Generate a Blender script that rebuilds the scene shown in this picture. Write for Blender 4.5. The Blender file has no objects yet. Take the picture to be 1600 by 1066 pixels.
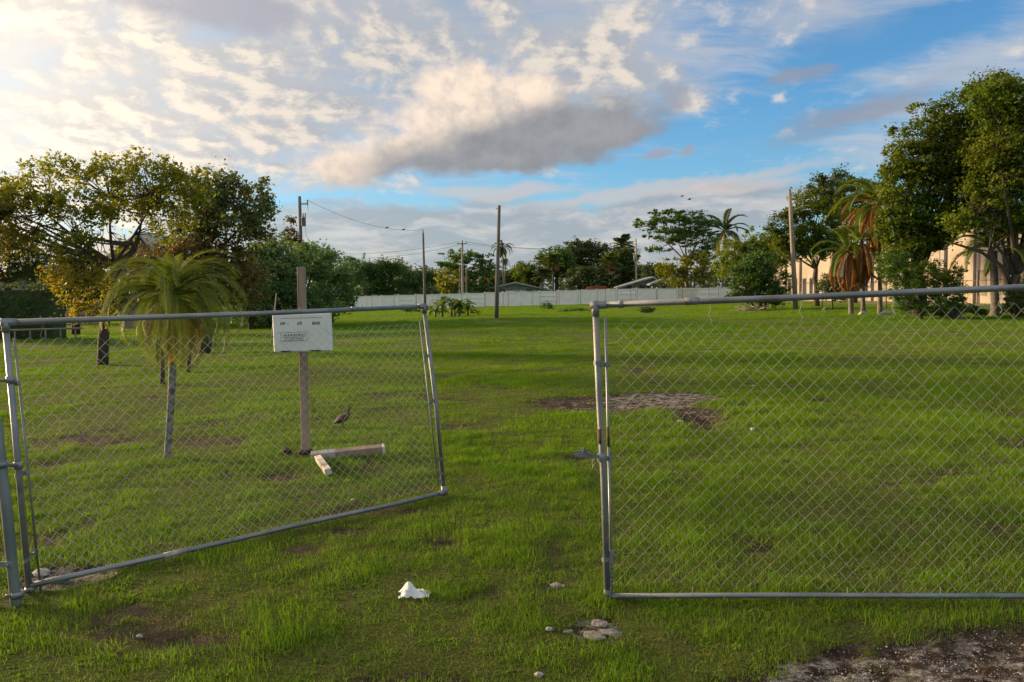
import bpy, math, random
import numpy as np
from mathutils import Vector, Matrix

SC = bpy.context.scene
ROOT = SC.collection
rng = np.random.default_rng(7)
random.seed(7)
R = math.radians

# ------------------------------------------------------------------ camera
F_PX, PW, PH = 1244.0, 1600.0, 1066.0
EYE = 1.65
PITCH, ROLL = R(-3.38), R(0.8)
cam_d = bpy.data.cameras.new('camera')
cam_d.sensor_width = 36.0
cam_d.lens = F_PX / PW * 36.0
cam_d.clip_start = 0.05
cam_d.clip_end = 6000
CAM = bpy.data.objects.new('camera', cam_d)
ROOT.objects.link(CAM)
_fw = Vector((0, math.cos(PITCH), math.sin(PITCH)))
_rt = Vector((1, 0, 0))
_up = _rt.cross(_fw)
_r2 = _rt * math.cos(ROLL) + -_up * math.sin(ROLL)      # camera rolled clockwise: the horizon rises to the right
_u2 = _up * math.cos(ROLL) + _rt * math.sin(ROLL)
_m = Matrix((( _r2.x, _u2.x, -_fw.x, 0), (_r2.y, _u2.y, -_fw.y, 0), (_r2.z, _u2.z, -_fw.z, EYE), (0, 0, 0, 1)))
CAM.matrix_world = _m
SC.camera = CAM

def ray(px, py):
    """direction of a line of sight (photo pixels) in the world"""
    v = _r2 * ((px - PW / 2) / F_PX) + _u2 * (-(py - PH / 2) / F_PX) + _fw
    return v / v.y

def P(px, py, depth):
    """the point that lies depth metres ahead along that line of sight"""
    v = ray(px, py)
    return Vector((v.x * depth, depth, EYE + v.z * depth))

def azel(px, py):
    v = ray(px, py).normalized()
    return math.atan2(v.x, v.y), math.asin(v.z)

# ------------------------------------------------------------------ light
SUN_AZ, SUN_EL = R(-68), R(9.5)          # azimuth from straight ahead, to the left
sun_dir = Vector((math.sin(SUN_AZ) * math.cos(SUN_EL), math.cos(SUN_AZ) * math.cos(SUN_EL), math.sin(SUN_EL)))
sd = bpy.data.lights.new('sun', 'SUN')
sd.energy = 3.0
sd.angle = R(10.0)
sd.color = (1.0, 0.70, 0.40)
SUN = bpy.data.objects.new('sun', sd)
ROOT.objects.link(SUN)
SUN.rotation_euler = sun_dir.to_track_quat('Z', 'Y').to_euler()

vs = SC.view_settings
vs.view_transform = 'Standard'
vs.look = 'None'
vs.exposure = 1.5
vs.gamma = 1.0
vs.use_curve_mapping = False
SC.cycles.use_denoising = True
SC.cycles.max_bounces = 6
SC.cycles.transparent_max_bounces = 8
SC.cycles.caustics_reflective = False
SC.cycles.caustics_refractive = False

# ------------------------------------------------------------------ node helpers
class NT:
    def __init__(self, tree):
        self.t = tree
        self.n = tree.nodes
        self.l = tree.links
    def node(self, typ, **kw):
        nd = self.n.new(typ)
        for k, v in kw.items():
            setattr(nd, k, v)
        return nd
    def put(self, sock, v):
        if isinstance(v, bpy.types.NodeSocket):
            self.l.new(v, sock)
        elif v is not None:
            if hasattr(sock, 'default_value'):
                dv = sock.default_value
                if hasattr(dv, '__len__'):
                    if not hasattr(v, '__len__'):
                        v = (v,) * len(dv)
                    if len(dv) == 4 and len(v) == 3:
                        v = tuple(v) + (1.0,)
                    sock.default_value = v
                else:
                    sock.default_value = v
    def m(self, op, a, b=None, c=None, clamp=False):
        nd = self.node('ShaderNodeMath', operation=op, use_clamp=clamp)
        for i, v in enumerate((a, b, c)):
            if v is not None:
                self.put(nd.inputs[i], v)
        return nd.outputs[0]
    def v(self, op, a, b=None, scale=None):
        nd = self.node('ShaderNodeVectorMath', operation=op)
        self.put(nd.inputs[0], a)
        if b is not None:
            self.put(nd.inputs[1], b)
        if scale is not None:
            self.put(nd.inputs['Scale'], scale)
        return nd.outputs['Value'] if op in ('LENGTH', 'DOT_PRODUCT', 'DISTANCE') else nd.outputs['Vector']
    def noise(self, vec, scale, detail=4, rough=0.55, lac=2.0, dist=0.0, col=False):
        nd = self.node('ShaderNodeTexNoise')
        self.put(nd.inputs['Vector'], vec)
        self.put(nd.inputs['Scale'], scale)
        self.put(nd.inputs['Detail'], detail)
        self.put(nd.inputs['Roughness'], rough)
        self.put(nd.inputs['Lacunarity'], lac)
        self.put(nd.inputs['Distortion'], dist)
        return nd.outputs['Color' if col else 'Fac']
    def rng(self, v, a, b, c=0.0, d=1.0, smooth=True):
        nd = self.node('ShaderNodeMapRange')
        nd.interpolation_type = 'SMOOTHSTEP' if smooth else 'LINEAR'
        for i, x in enumerate((v, a, b, c, d)):
            self.put(nd.inputs[i], x)
        return nd.outputs[0]
    def mix(self, f, a, b, mode='MIX'):
        nd = self.node('ShaderNodeMix')
        nd.data_type = 'RGBA'
        nd.blend_type = mode
        self.put(nd.inputs[0], f)
        self.put(nd.inputs[6], a)
        self.put(nd.inputs[7], b)
        return nd.outputs[2]
    def sep(self, v):
        nd = self.node('ShaderNodeSeparateXYZ')
        self.put(nd.inputs[0], v)
        return nd.outputs
    def comb(self, x, y, z=0.0):
        nd = self.node('ShaderNodeCombineXYZ')
        for i, q in enumerate((x, y, z)):
            self.put(nd.inputs[i], q)
        return nd.outputs[0]

# ------------------------------------------------------------------ sky with its clouds
W = bpy.data.worlds.new('World')
SC.world = W
W.use_nodes = True
W.cycles.sampling_method = 'MANUAL'
W.cycles.sample_map_resolution = 512
W.node_tree.nodes.clear()
w = NT(W.node_tree)
w_out = w.node('ShaderNodeOutputWorld')
bg = w.node('ShaderNodeBackground')
SKY_STRENGTH = 0.074
bg.inputs['Strength'].default_value = SKY_STRENGTH
w.l.new(bg.outputs[0], w_out.inputs['Surface'])
sky = w.node('ShaderNodeTexSky')
sky.sky_type = 'NISHITA'
sky.sun_disc = False
sky.sun_elevation = SUN_EL
sky.sun_rotation = SUN_AZ
sky.altitude = 10
sky.air_density = 1.0
sky.dust_density = 0.25
sky.ozone_density = 2.0
direc = w.node('ShaderNodeTexCoord').outputs['Generated']
dn = w.v('NORMALIZE', direc)
dx, dy, dz = w.sep(dn)
az = w.m('ARCTAN2', dx, dy)
el = w.m('ARCSINE', dz)
ae = w.comb(az, el)
den = w.m('ADD', w.m('MAXIMUM', dz, 0.0), 0.10)
pl = w.comb(w.m('DIVIDE', dx, den), w.m('DIVIDE', dy, den))

def ell(co, px, py, rx, ry, deg=0.0, hard=0.0):
    """soft ellipse in the sky, 1 at its centre, 0 at its rim; sizes in photo pixels"""
    a0, e0 = azel(px, py)
    nd = w.node('ShaderNodeVectorRotate', rotation_type='Z_AXIS')
    w.put(nd.inputs['Vector'], w.v('SUBTRACT', co, (a0, e0, 0)))
    nd.inputs['Angle'].default_value = -R(deg)
    k = 1.0 / 1244
    q = w.v('MULTIPLY', nd.outputs[0], (1 / (rx * k), 1 / (ry * k), 0))
    return w.m('SUBTRACT', 1.0, w.v('LENGTH', q))

def warp(co, scale, amt, detail=3):
    nz = w.noise(co, scale, detail, 0.6, col=True)
    d = w.v('SUBTRACT', nz, (0.5, 0.5, 0.5))
    return w.v('ADD', co, w.v('MULTIPLY', d, (amt, amt * 0.7, 0)))

def maxm(xs):
    o = xs[0]
    for x in xs[1:]:
        o = w.m('MAXIMUM', o, x)
    return o

# the sky behind the clouds
gain = w.mix(1.0, sky.outputs[0], (0.40, 0.80, 1.10), 'MULTIPLY')
hz = w.m('POWER', w.m('SUBTRACT', 1.0, w.m('MAXIMUM', dz, 0.0)), 9.0)
col = w.mix(w.m('MULTIPLY', hz, 0.72), gain, (2.25, 2.65, 3.05))

def over(base, alpha, color):
    return w.mix(alpha, base, w.mix(1.0, color, (0.58, 0.58, 0.58), 'MULTIPLY'))

# brightness of cloud follows the angle to the sun
sunang = w.v('DOT_PRODUCT', dn, tuple(sun_dir))
glow = w.rng(sunang, 0.55, 1.0)
front = w.rng(sunang, 0.1, -0.7)
lit = w.mix(glow, w.mix(front, (6.9, 6.15, 5.3), (9.0, 7.8, 6.6)), (12.0, 10.2, 7.9))
shade = w.mix(glow, (2.35, 2.45, 2.85), (5.6, 5.0, 4.6))

# 1. thin cirrus, streaked, over the whole sky
wz = warp(pl, 0.9, 0.9)
strk = w.v('MULTIPLY', wz, (1.0, 2.3, 1))
n_ci = w.noise(strk, 1.4, 8, 0.62)
ci_cov = maxm([ell(ae, 950, 70, 420, 150, 8), ell(ae, 1560, 110, 330, 110, 22), ell(ae, 1300, 10, 330, 60, 6), ell(ae, 350, 80, 700, 240, -8), ell(ae, 620, -220, 1300, 200, 4)])
ci_a = w.rng(w.m('ADD', n_ci, w.m('MULTIPLY', w.rng(ci_cov, -0.15, 0.7), 0.24)), 0.54, 0.84)
col = over(col, w.m('MULTIPLY', ci_a, 0.7), w.mix(glow, (4.6, 4.7, 5.1), (9.5, 8.2, 6.8)))

# 2. broken field of small puffs, upper left, running on overhead
den2 = w.m('ADD', w.m('MAXIMUM', dz, 0.0), 0.30)
pl2 = w.comb(w.m('DIVIDE', dx, den2), w.m('DIVIDE', dy, den2))
wa = warp(w.v('MULTIPLY', pl2, (1.0, 0.85, 1)), 1.6, 0.16)
puff_mask = maxm([ell(ae, 150, 60, 620, 210, -6), ell(ae, 700, 70, 420, 120, -4), ell(ae, 160, 215, 330, 75, 6), ell(ae, -500, 150, 700, 320), ell(ae, 300, -350, 1500, 330), ell(ae, 980, 130, 160, 60, -6), ell(ae, 740, 165, 110, 50, 12)])
behind = w.m('MULTIPLY', w.rng(w.m('SUBTRACT', w.m('MULTIPLY', dy, -1.0), 0.0), -0.25, 0.15), w.rng(dz, 0.05, 0.25))  # cloud cover behind the camera, unseen, added to raise the ambient light
puff_mask = w.m('MAXIMUM', puff_mask, w.m('ADD', w.m('MULTIPLY', behind, 0.75), -0.3))
puff_mask = w.m('MAXIMUM', puff_mask, w.m('ADD', w.m('MULTIPLY', w.rng(dz, 0.48, 0.62), 0.75), -0.3))  # overhead cover out of view, added for the same fill
def puffs(co):
    a = w.noise(co, 4.2, 3, 0.5)
    vo = w.node('ShaderNodeTexVoronoi')
    vo.feature = 'SMOOTH_F1'
    w.put(vo.inputs['Vector'], w.v('ADD', co, w.v('MULTIPLY', w.v('SUBTRACT', w.noise(co, 11, 4, 0.6, col=True), (.5, .5, .5)), (.09, .09, 0))))
    vo.inputs['Scale'].default_value = 11.0
    vo.inputs['Smoothness'].default_value = 0.6
    b = w.m('ADD', w.m('MULTIPLY', w.m('SUBTRACT', 0.95, vo.outputs['Distance']), 0.42), w.m('MULTIPLY', w.noise(co, 19.0, 8, 0.66), 0.58))
    return w.m('ADD', w.m('MULTIPLY', a, 0.45), w.m('MULTIPLY', b, 0.55))
pd1 = puffs(wa)
pd2 = puffs(w.v('ADD', wa, (-0.022, 0.012, 0)))
cov = w.m('MULTIPLY', w.rng(puff_mask, -0.15, 0.45), 0.20)
veil = w.m('MULTIPLY', w.rng(w.m('ADD', puff_mask, w.m('MULTIPLY', w.m('SUBTRACT', w.noise(wa, 2.4, 6, 0.6), 0.5), 1.6)), -0.1, 0.55), 0.62)
col = over(col, veil, w.mix(glow, (3.9, 4.15, 4.5), (8.2, 7.8, 7.1)))
pa = w.rng(w.m('ADD', pd1, cov), 0.53, 0.74)
plit = w.rng(w.m('SUBTRACT', pd1, pd2), -0.07, 0.06)
plit = w.m('MULTIPLY', plit, w.rng(pd1, 0.38, 0.56))
pcol = w.mix(plit, w.mix(glow, (3.6, 3.75, 4.1), (7.4, 6.9, 6.2)), lit)
col = over(col, w.m('MULTIPLY', pa, 0.93), pcol)
# dark flat cloud at the top edge
dk = w.rng(w.m('ADD', ell(warp(ae, 9, 0.05), 330, 5, 150, 42, -2), w.m('MULTIPLY', w.noise(ae, 20, 5), 0.4)), 0.2, 0.65)
col = over(col, w.m('MULTIPLY', dk, 0.85), (3.1, 3.2, 3.9))

# 3. horizon bank and streaks
wb = warp(ae, 7, 0.07, 4)
ae_s = w.v('MULTIPLY', wb, (1.0, 4.5, 1))
n_b = w.noise(ae_s, 7, 7, 0.6)
bank = maxm([ell(ae, 700, 400, 620, 100, 1), ell(ae, 620, 360, 330, 42, 1), ell(ae, 1090, 335, 260, 48, 5), ell(ae, 640, 450, 900, 60), ell(ae, 0, 430, 500, 60), ell(ae, 1700, 430, 500, 60)])
ba = w.rng(w.m('ADD', w.rng(bank, -0.1, 0.55), w.m('MULTIPLY', w.m('SUBTRACT', n_b, 0.5), 2.0)), 0.15, 0.75)
b_l = w.rng(w.noise(w.v('ADD', ae_s, (0.02, 0.05, 0)), 9, 6, 0.6), 0.44, 0.66)
bcol = w.mix(b_l, (3.25, 3.35, 3.65), (5.6, 5.1, 4.9))
bcol = w.mix(w.m('MULTIPLY', w.rng(glow, 0.2, 1.0), 0.7), bcol, (9.0, 6.9, 5.0))
col = over(col, w.m('MULTIPLY', ba, 0.80), bcol)
st = maxm([ell(wb, 780, 302, 130, 13, 3), ell(wb, 1040, 297, 260, 14, 6), ell(wb, 1150, 290, 120, 12, 2)])
col = over(col, w.m('MULTIPLY', w.rng(w.m('ADD', st, w.m('SUBTRACT', n_b, 0.5)), -0.1, 0.55), 0.65), (5.3, 4.7, 4.4))
st2 = maxm([ell(wb, 1350, 178, 150, 30, 14), ell(wb, 1250, 120, 60, 16, 10)])
col = over(col, w.m('MULTIPLY', w.rng(w.m('ADD', st2, w.m('MULTIPLY', w.m('SUBTRACT', n_b, 0.5), 1.4)), 0.0, 0.8), 0.75), (2.5, 2.7, 3.3))

# 4. the big cumulus with its lit crown and flat grey underside
def cum(co):
    c2 = warp(co, 8.0, 0.055, 5)
    body = maxm([ell(c2, 700, 232, 215, 46, 4), ell(c2, 870, 205, 215, 48, 8), ell(c2, 780, 170, 125, 60, 6), ell(c2, 560, 262, 115, 34, 8), ell(c2, 720, 140, 90, 45, 0), ell(c2, 830, 150, 75, 42, 0), ell(c2, 800, 248, 200, 30, 4), ell(c2, 745, 188, 170, 62, 6), ell(c2, 930, 215, 130, 34, 8)])
    nz = w.m('SUBTRACT', w.noise(w.v('MULTIPLY', co, (1, 1.5, 1)), 26, 7, 0.60), 0.5)
    return w.m('ADD', body, w.m('MULTIPLY', nz, 0.95))
cd = cum(ae)
cd2 = cum(w.v('ADD', ae, (-0.018, 0.022, 0)))
ca = w.rng(cd, -0.06, 0.55)
# height above the cloud's base line decides how much sunlight its side gets
a_m, e_m = azel(760, 205)
tilt = w.m('SUBTRACT', el, w.m('ADD', e_m, w.m('MULTIPLY', w.m('SUBTRACT', az, a_m), 0.30)))
up_f = w.rng(w.m('ADD', tilt, w.m('MULTIPLY', w.m('SUBTRACT', w.noise(ae, 22, 4), 0.5), 0.028)), -0.014, 0.034)
left_f = w.rng(az, azel(640, 200)[0], azel(480, 200)[0])
cl = w.m('ADD', w.m('MAXIMUM', up_f, w.m('MULTIPLY', left_f, 0.9)), w.m('MULTIPLY', w.rng(w.m('SUBTRACT', cd, cd2), -0.35, 0.35, -0.35, 0.35, False), 0.12), clamp=True)
cl = w.m('MULTIPLY', cl, w.rng(az, azel(1010, 200)[0], azel(860, 200)[0]))
crin = w.m('ADD', w.m('MULTIPLY', w.noise(ae, 24, 8, 0.62), 0.92), w.m('MULTIPLY', w.rng(w.m('SUBTRACT', cd, cd2), -0.4, 0.35), 0.08))
ccol = w.mix(cl, w.mix(w.rng(crin, 0.25, 0.75), (2.25, 2.35, 2.6), (2.9, 3.0, 3.2)), w.mix(w.rng(crin, 0.36, 0.62), (5.6, 5.0, 4.5), (8.6, 7.0, 5.6)))
col = over(col, ca, ccol)
# small loose scraps
sc_ = maxm([ell(wb, 1052, 150, 40, 28, -30), ell(wb, 1068, 238, 22, 13, 10), ell(wb, 1020, 248, 40, 8, 14)])
col = over(col, w.m('MULTIPLY', w.rng(w.m('ADD', sc_, w.m('MULTIPLY', w.m('SUBTRACT', w.noise(ae, 40, 5), 0.5), 1.2)), 0.05, 0.6), 0.7), (3.0, 3.1, 3.6))
# low sun glow through thin haze near the sun
aur = w.m('POWER', w.m('MAXIMUM', sunang, 0.0), 6.0)
col = w.mix(w.m('MULTIPLY', aur, 0.62), col, (10.5, 8.8, 6.6))
below = w.rng(el, -0.02, 0.0)
col = w.mix(below, (0.7, 0.75, 0.6), col)
w.l.new(col, bg.inputs['Color'])

# ------------------------------------------------------------------ numeric noise and terrain
_perm = np.random.default_rng(11).random((256, 256))
def vnoise(x, y, f, seed=0):
    x = np.asarray(x, float) * f + seed * 17.3
    y = np.asarray(y, float) * f + seed * 9.7
    xi, yi = np.floor(x).astype(int), np.floor(y).astype(int)
    u, v = x - xi, y - yi
    u, v = u * u * (3 - 2 * u), v * v * (3 - 2 * v)
    g = lambda a, b: _perm[a & 255, b & 255]
    return (g(xi, yi) * (1 - u) * (1 - v) + g(xi + 1, yi) * u * (1 - v) + g(xi, yi + 1) * (1 - u) * v + g(xi + 1, yi + 1) * u * v)
def fbm(x, y, f, oct=4, seed=0):
    s, a, t = 0, 1.0, 0
    for o in range(oct):
        s = s + a * vnoise(x, y, f * 2 ** o, seed + o)
        t += a
        a *= 0.5
    return s / t
def sstep(v, a, b):
    t = np.clip((np.asarray(v, float) - a) / (b - a), 0, 1)
    return t * t * (3 - 2 * t)

def height(x, y):
    x = np.asarray(x, float); y = np.asarray(y, float)
    xc = np.clip(x, -70, 70)
    tilt = 0.012 * xc * sstep(y, 15, 85)
    und = (fbm(x, y, 0.09, 2, 3) - 0.5) * 0.30 * sstep(y, 9, 30) + (fbm(x, y, 0.7, 2, 5) - 0.5) * 0.05 * sstep(y, 2, 10)
    return tilt + und * (1 - 0.6 * sstep(y, 90, 130))

def ground_at(px, py):
    """where the line of sight through a photo pixel meets the ground"""
    v = ray(px, py)
    lo, hi = 1.0, 400.0
    for _ in range(50):
        m_ = (lo + hi) / 2
        if EYE + v.z * m_ > float(height(v.x * m_, m_)):
            lo = m_
        else:
            hi = m_
    return Vector((v.x * lo, lo, float(height(v.x * lo, lo))))

def stand(px, depth):
    """a point on the ground depth metres ahead, under photo column px"""
    z = 0.0
    for _ in range(3):
        py = 500
        # the column leans a little with the roll: take the row where the ground lies
        v0 = ray(px, 0); v1 = ray(px, 1066)
        t = (z - EYE) / depth
        k = (t - v0.z) / (v1.z - v0.z)
        x = (v0.x + (v1.x - v0.x) * k) * depth
        z = float(height(x, depth))
    return Vector((x, depth, z))

# bare soil, sand and dry thatch (same maps drive the ground sheet and the tufts)
def _blob(x, y, c, rx, ry, ang=0.0, wob=0.35, seed=0):
    dx_, dy_ = x - c[0], y - c[1]
    ca_, sa_ = math.cos(ang), math.sin(ang)
    u = (dx_ * ca_ + dy_ * sa_) / rx
    v = (-dx_ * sa_ + dy_ * ca_) / ry
    fq = min(6.0, 1.3 / max(0.1, min(rx, ry)))
    d = np.sqrt(u * u + v * v) + (fbm(x, y, fq, 4, 21 + seed) - 0.5) * 2.6 * wob
    return 1 - sstep(d, 0.8, 1.1)
g_patch = [ground_at(880, 626), ground_at(1010, 628), ground_at(1085, 652), ground_at(1090, 668)]
BARE = []          # (centre, rx, ry, angle, sandiness)
BARE.append((ground_at(885, 627), 0.65, 0.75, 0.0, 0.32))
BARE.append((ground_at(955, 632), 0.90, 0.85, 0.0, 0.55))
BARE.append((ground_at(1030, 624), 0.95, 1.0, 0.0, 0.80))
BARE.append((ground_at(1085, 645), 0.48, 0.80, 0.2, 0.45))
BARE.append((ground_at(1098, 663), 0.22, 0.50, 0.0, 0.0))
for q_ in ((1330, 1055, .42, .16, .9), (1480, 1035, .50, .24, .7), (1600, 1010, .5, .25, .3), (1720, 1040, .9, .4, .6), (1420, 1070, .8, .18, .45), (1250, 1072, .30, .12, .8),
           (1560, 975, .3, .08, .1), (935, 985, .14, .20, .8), (870, 915, .10, .08, .8), (755, 930, .14, .13, .2), (890, 800, .12, .18, .2),
           (90, 900, .35, .22, .9), (60, 850, .3, .12, .2), (110, 690, .8, .4, .25), (340, 690, .5, .3, .2),
           (450, 745, .3, .25, .1), (640, 1062, .3, .06, .1), (1500, 740, .3, .15, .1), (690, 845, .12, .2, .1),
           (1180, 850, .15, .15, .1)):
    BARE.append((ground_at(q_[0], q_[1]), q_[2], q_[3], 0.0, q_[4]))

def soil_maps(x, y):
    x = np.asarray(x, float); y = np.asarray(y, float)
    b = np.zeros_like(x); s = np.zeros_like(x)
    for i, (c, rx, ry, an, sa) in enumerate(BARE):
        near = (np.abs(x - c[0]) < rx * 2.2) & (np.abs(y - c[1]) < ry * 2.2)
        if not near.any():
            continue
        v = np.zeros_like(x)
        v[near] = _blob(x[near], y[near], c, rx, ry, an, 0.38, i)
        if i > 4 and sa < 0.3: v = v * (0.35 + 0.55 * fbm(x, y, 5.0, 3, 300 + i))
        s = np.maximum(s, v * sa)
        b = np.maximum(b, v)
    n = fbm(x, y, 1.5, 4, 40)
    thin = sstep(n, 0.60, 0.74) * 0.6 * (1 - sstep(y, 14, 30))
    b = np.maximum(b, thin)
    dry = sstep(fbm(x, y, 0.32, 5, 60), 0.44, 0.66)
    left = sstep(-x / np.maximum(y, 1), 0.05, 0.5) * sstep(y, 7, 11)
    dry = np.clip(dry * 0.95 + left * sstep(fbm(x, y, 0.5, 4, 66), 0.42, 0.6) * 0.6, 0, 1)
    lush = sstep(fbm(x, y, 0.8, 3, 80), 0.60, 0.74)
    return b, s, dry, lush

# ------------------------------------------------------------------ object helpers
def tag(o, label=None, cat=None, group=None, kind=None):
    if label: o['label'] = label
    if cat: o['category'] = cat
    if group: o['group'] = group
    if kind: o['kind'] = kind
    return o

def link(o, parent=None):
    ROOT.objects.link(o)
    if parent is not None:
        o.parent = parent
    return o

def empty(name, loc=(0, 0, 0), rz=0.0):
    o = bpy.data.objects.new(name, None)
    o.empty_display_size = 0.2
    o.location = loc
    o.rotation_euler = (0, 0, rz)
    return link(o)

def mesh_np(name, verts, faces, nper=4, mat=None, smooth=False, attrs=None, midx=None):
    """fast mesh from arrays; faces (F, nper)"""
    verts = np.ascontiguousarray(verts, dtype=np.float32)
    faces = np.ascontiguousarray(faces, dtype=np.int32)
    me = bpy.data.meshes.new(name)
    me.vertices.add(len(verts))
    me.vertices.foreach_set('co', verts.ravel())
    nf = len(faces)
    me.loops.add(nf * nper)
    me.loops.foreach_set('vertex_index', faces.ravel())
    me.polygons.add(nf)
    me.polygons.foreach_set('loop_start', np.arange(nf, dtype=np.int32) * nper)
    me.polygons.foreach_set('loop_total', np.full(nf, nper, dtype=np.int32))
    if smooth:
        me.polygons.foreach_set('use_smooth', np.ones(nf, dtype=bool))
    me.update(calc_edges=True)
    for k, a in (attrs or {}).items():
        at_ = me.attributes.new(k, 'FLOAT', 'POINT')
        at_.data.foreach_set('value', np.ascontiguousarray(a, dtype=np.float32))
    for mm in (mat if isinstance(mat, (list, tuple)) else [mat]):
        if mm is not None:
            me.materials.append(mm)
    if midx is not None:
        me.polygons.foreach_set('material_index', np.ascontiguousarray(midx, dtype=np.int32))
    return me

class MB:
    """collects simple solids into one mesh"""
    def __init__(self):
        self.v = []; self.f = []; self.s = []
    def add(self, vs_, fs, smooth=False):
        b = len(self.v)
        self.v += [tuple(q) for q in vs_]
        self.f += [tuple(i + b for i in f) for f in fs]
        self.s += [smooth] * len(fs)
        return self
    def box(self, c, s, rz=0.0, mtx=None, bev=0.0):
        hx, hy, hz = s[0] / 2, s[1] / 2, s[2] / 2
        M_ = mtx if mtx is not None else Matrix.Rotation(rz, 3, 'Z')
        c = Vector(c)
        if bev <= 0:
            vs_ = [c + M_ @ Vector((sx * hx, sy * hy, sz * hz)) for sz in (-1, 1) for sx, sy in ((-1, -1), (1, -1), (1, 1), (-1, 1))]
            return self.add(vs_, [(3, 2, 1, 0), (4, 5, 6, 7), (0, 1, 5, 4), (1, 2, 6, 5), (2, 3, 7, 6), (3, 0, 4, 7)])
        # bevelled: octagonal rings
        b = bev
        ring = lambda ix, iy, z: [c + M_ @ Vector((x, y, z)) for x, y in ((-ix + b, -iy), (ix - b, -iy), (ix, -iy + b), (ix, iy - b), (ix - b, iy), (-ix + b, iy), (-ix, iy - b), (-ix, -iy + b))]
        rings = [ring(hx - b, hy - b, -hz), ring(hx, hy, -hz + b), ring(hx, hy, hz - b), ring(hx - b, hy - b, hz)]
        vs_ = [q for r_ in rings for q in r_]
        fs = []
        for k in range(3):
            for i in range(8):
                j = (i + 1) % 8
                fs.append((k * 8 + i, k * 8 + j, k * 8 + 8 + j, k * 8 + 8 + i))
        fs.append(tuple(range(7, -1, -1))); fs.append(tuple(range(24, 32)))
        return self.add(vs_, fs)
    def tube(self, pts, rads, n=8, cap=True, smooth=True):
        pts = [Vector(p) for p in pts]
        if not hasattr(rads, '__len__'):
            rads = [rads] * len(pts)
        vs_, fs = [], []
        ref = None
        for i, p in enumerate(pts):
            t = (pts[min(i + 1, len(pts) - 1)] - pts[max(i - 1, 0)])
            if t.length < 1e-9: t = Vector((0, 0, 1))
            t.normalize()
            if ref is None:
                ref = Vector((0, 0, 1)) if abs(t.z) < 0.9 else Vector((1, 0, 0))
            a = (ref - t * ref.dot(t))
            if a.length < 1e-6: a = t.orthogonal()
            a.normalize(); ref = a
            b = t.cross(a)
            for k in range(n):
                q = 2 * math.pi * k / n
                vs_.append(p + (a * math.cos(q) + b * math.sin(q)) * rads[i])
        for i in range(len(pts) - 1):
            for k in range(n):
                j = (k + 1) % n
                fs.append((i * n + k, i * n + j, (i + 1) * n + j, (i + 1) * n + k))
        self.add(vs_, fs, smooth)
        if cap:
            base = len(self.v) - len(vs_)
            self.f.append(tuple(base + k for k in range(n - 1, -1, -1))); self.s.append(False)
            self.f.append(tuple(base + (len(pts) - 1) * n + k for k in range(n))); self.s.append(False)
        return self
    def lathe(self, c, prof, n=16, axis='Z', smooth=True):
        c = Vector(c)
        vs_, fs = [], []
        for r_, z in prof:
            for k in range(n):
                q = 2 * math.pi * k / n
                o = Vector((r_ * math.cos(q), r_ * math.sin(q), z))
                if axis == 'X': o = Vector((z, o.x, o.y))
                if axis == 'Y': o = Vector((o.x, z, o.y))
                vs_.append(c + o)
        for i in range(len(prof) - 1):
            for k in range(n):
                j = (k + 1) % n
                fs.append((i * n + k, i * n + j, (i + 1) * n + j, (i + 1) * n + k))
        return self.add(vs_, fs, smooth)
    def prism(self, poly, axis_vec):
        """extrude a polygon (list of Vector) by a vector"""
        n = len(poly)
        vs_ = [Vector(p) for p in poly] + [Vector(p) + Vector(axis_vec) for p in poly]
        fs = [tuple(range(n - 1, -1, -1)), tuple(range(n, 2 * n))] + [(i, (i + 1) % n, n + (i + 1) % n, n + i) for i in range(n)]
        return self.add(vs_, fs)
    def mesh(self, name, mat):
        me = bpy.data.meshes.new(name)
        me.from_pydata(self.v, [], self.f)
        me.polygons.foreach_set('use_smooth', self.s)
        if mat: me.materials.append(mat)
        me.update()
        return me
    def build(self, name, mat, parent=None, loc=None, rz=None):
        o = bpy.data.objects.new(name, self.mesh(name, mat))
        link(o, parent)
        if parent is not None and loc is None:
            # vertices are given in world space: undo the parent's transform
            o.matrix_parent_inverse = (Matrix.Translation(parent.location) @ parent.rotation_euler.to_matrix().to_4x4()).inverted()
        if loc is not None: o.location = loc
        if rz is not None: o.rotation_euler = (0, 0, rz)
        return o

def copy_tree(o, parent=None):
    kids = [c for c in o.children]
    c = o.copy()
    link(c, parent)
    for k in kids:
        copy_tree(k, c)
    return c

# ------------------------------------------------------------------ materials
def new_mat(name):
    m_ = bpy.data.materials.new(name)
    m_.use_nodes = True
    m_.node_tree.nodes.clear()
    t = NT(m_.node_tree)
    out = t.node('ShaderNodeOutputMaterial')
    return m_, t, out

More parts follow.
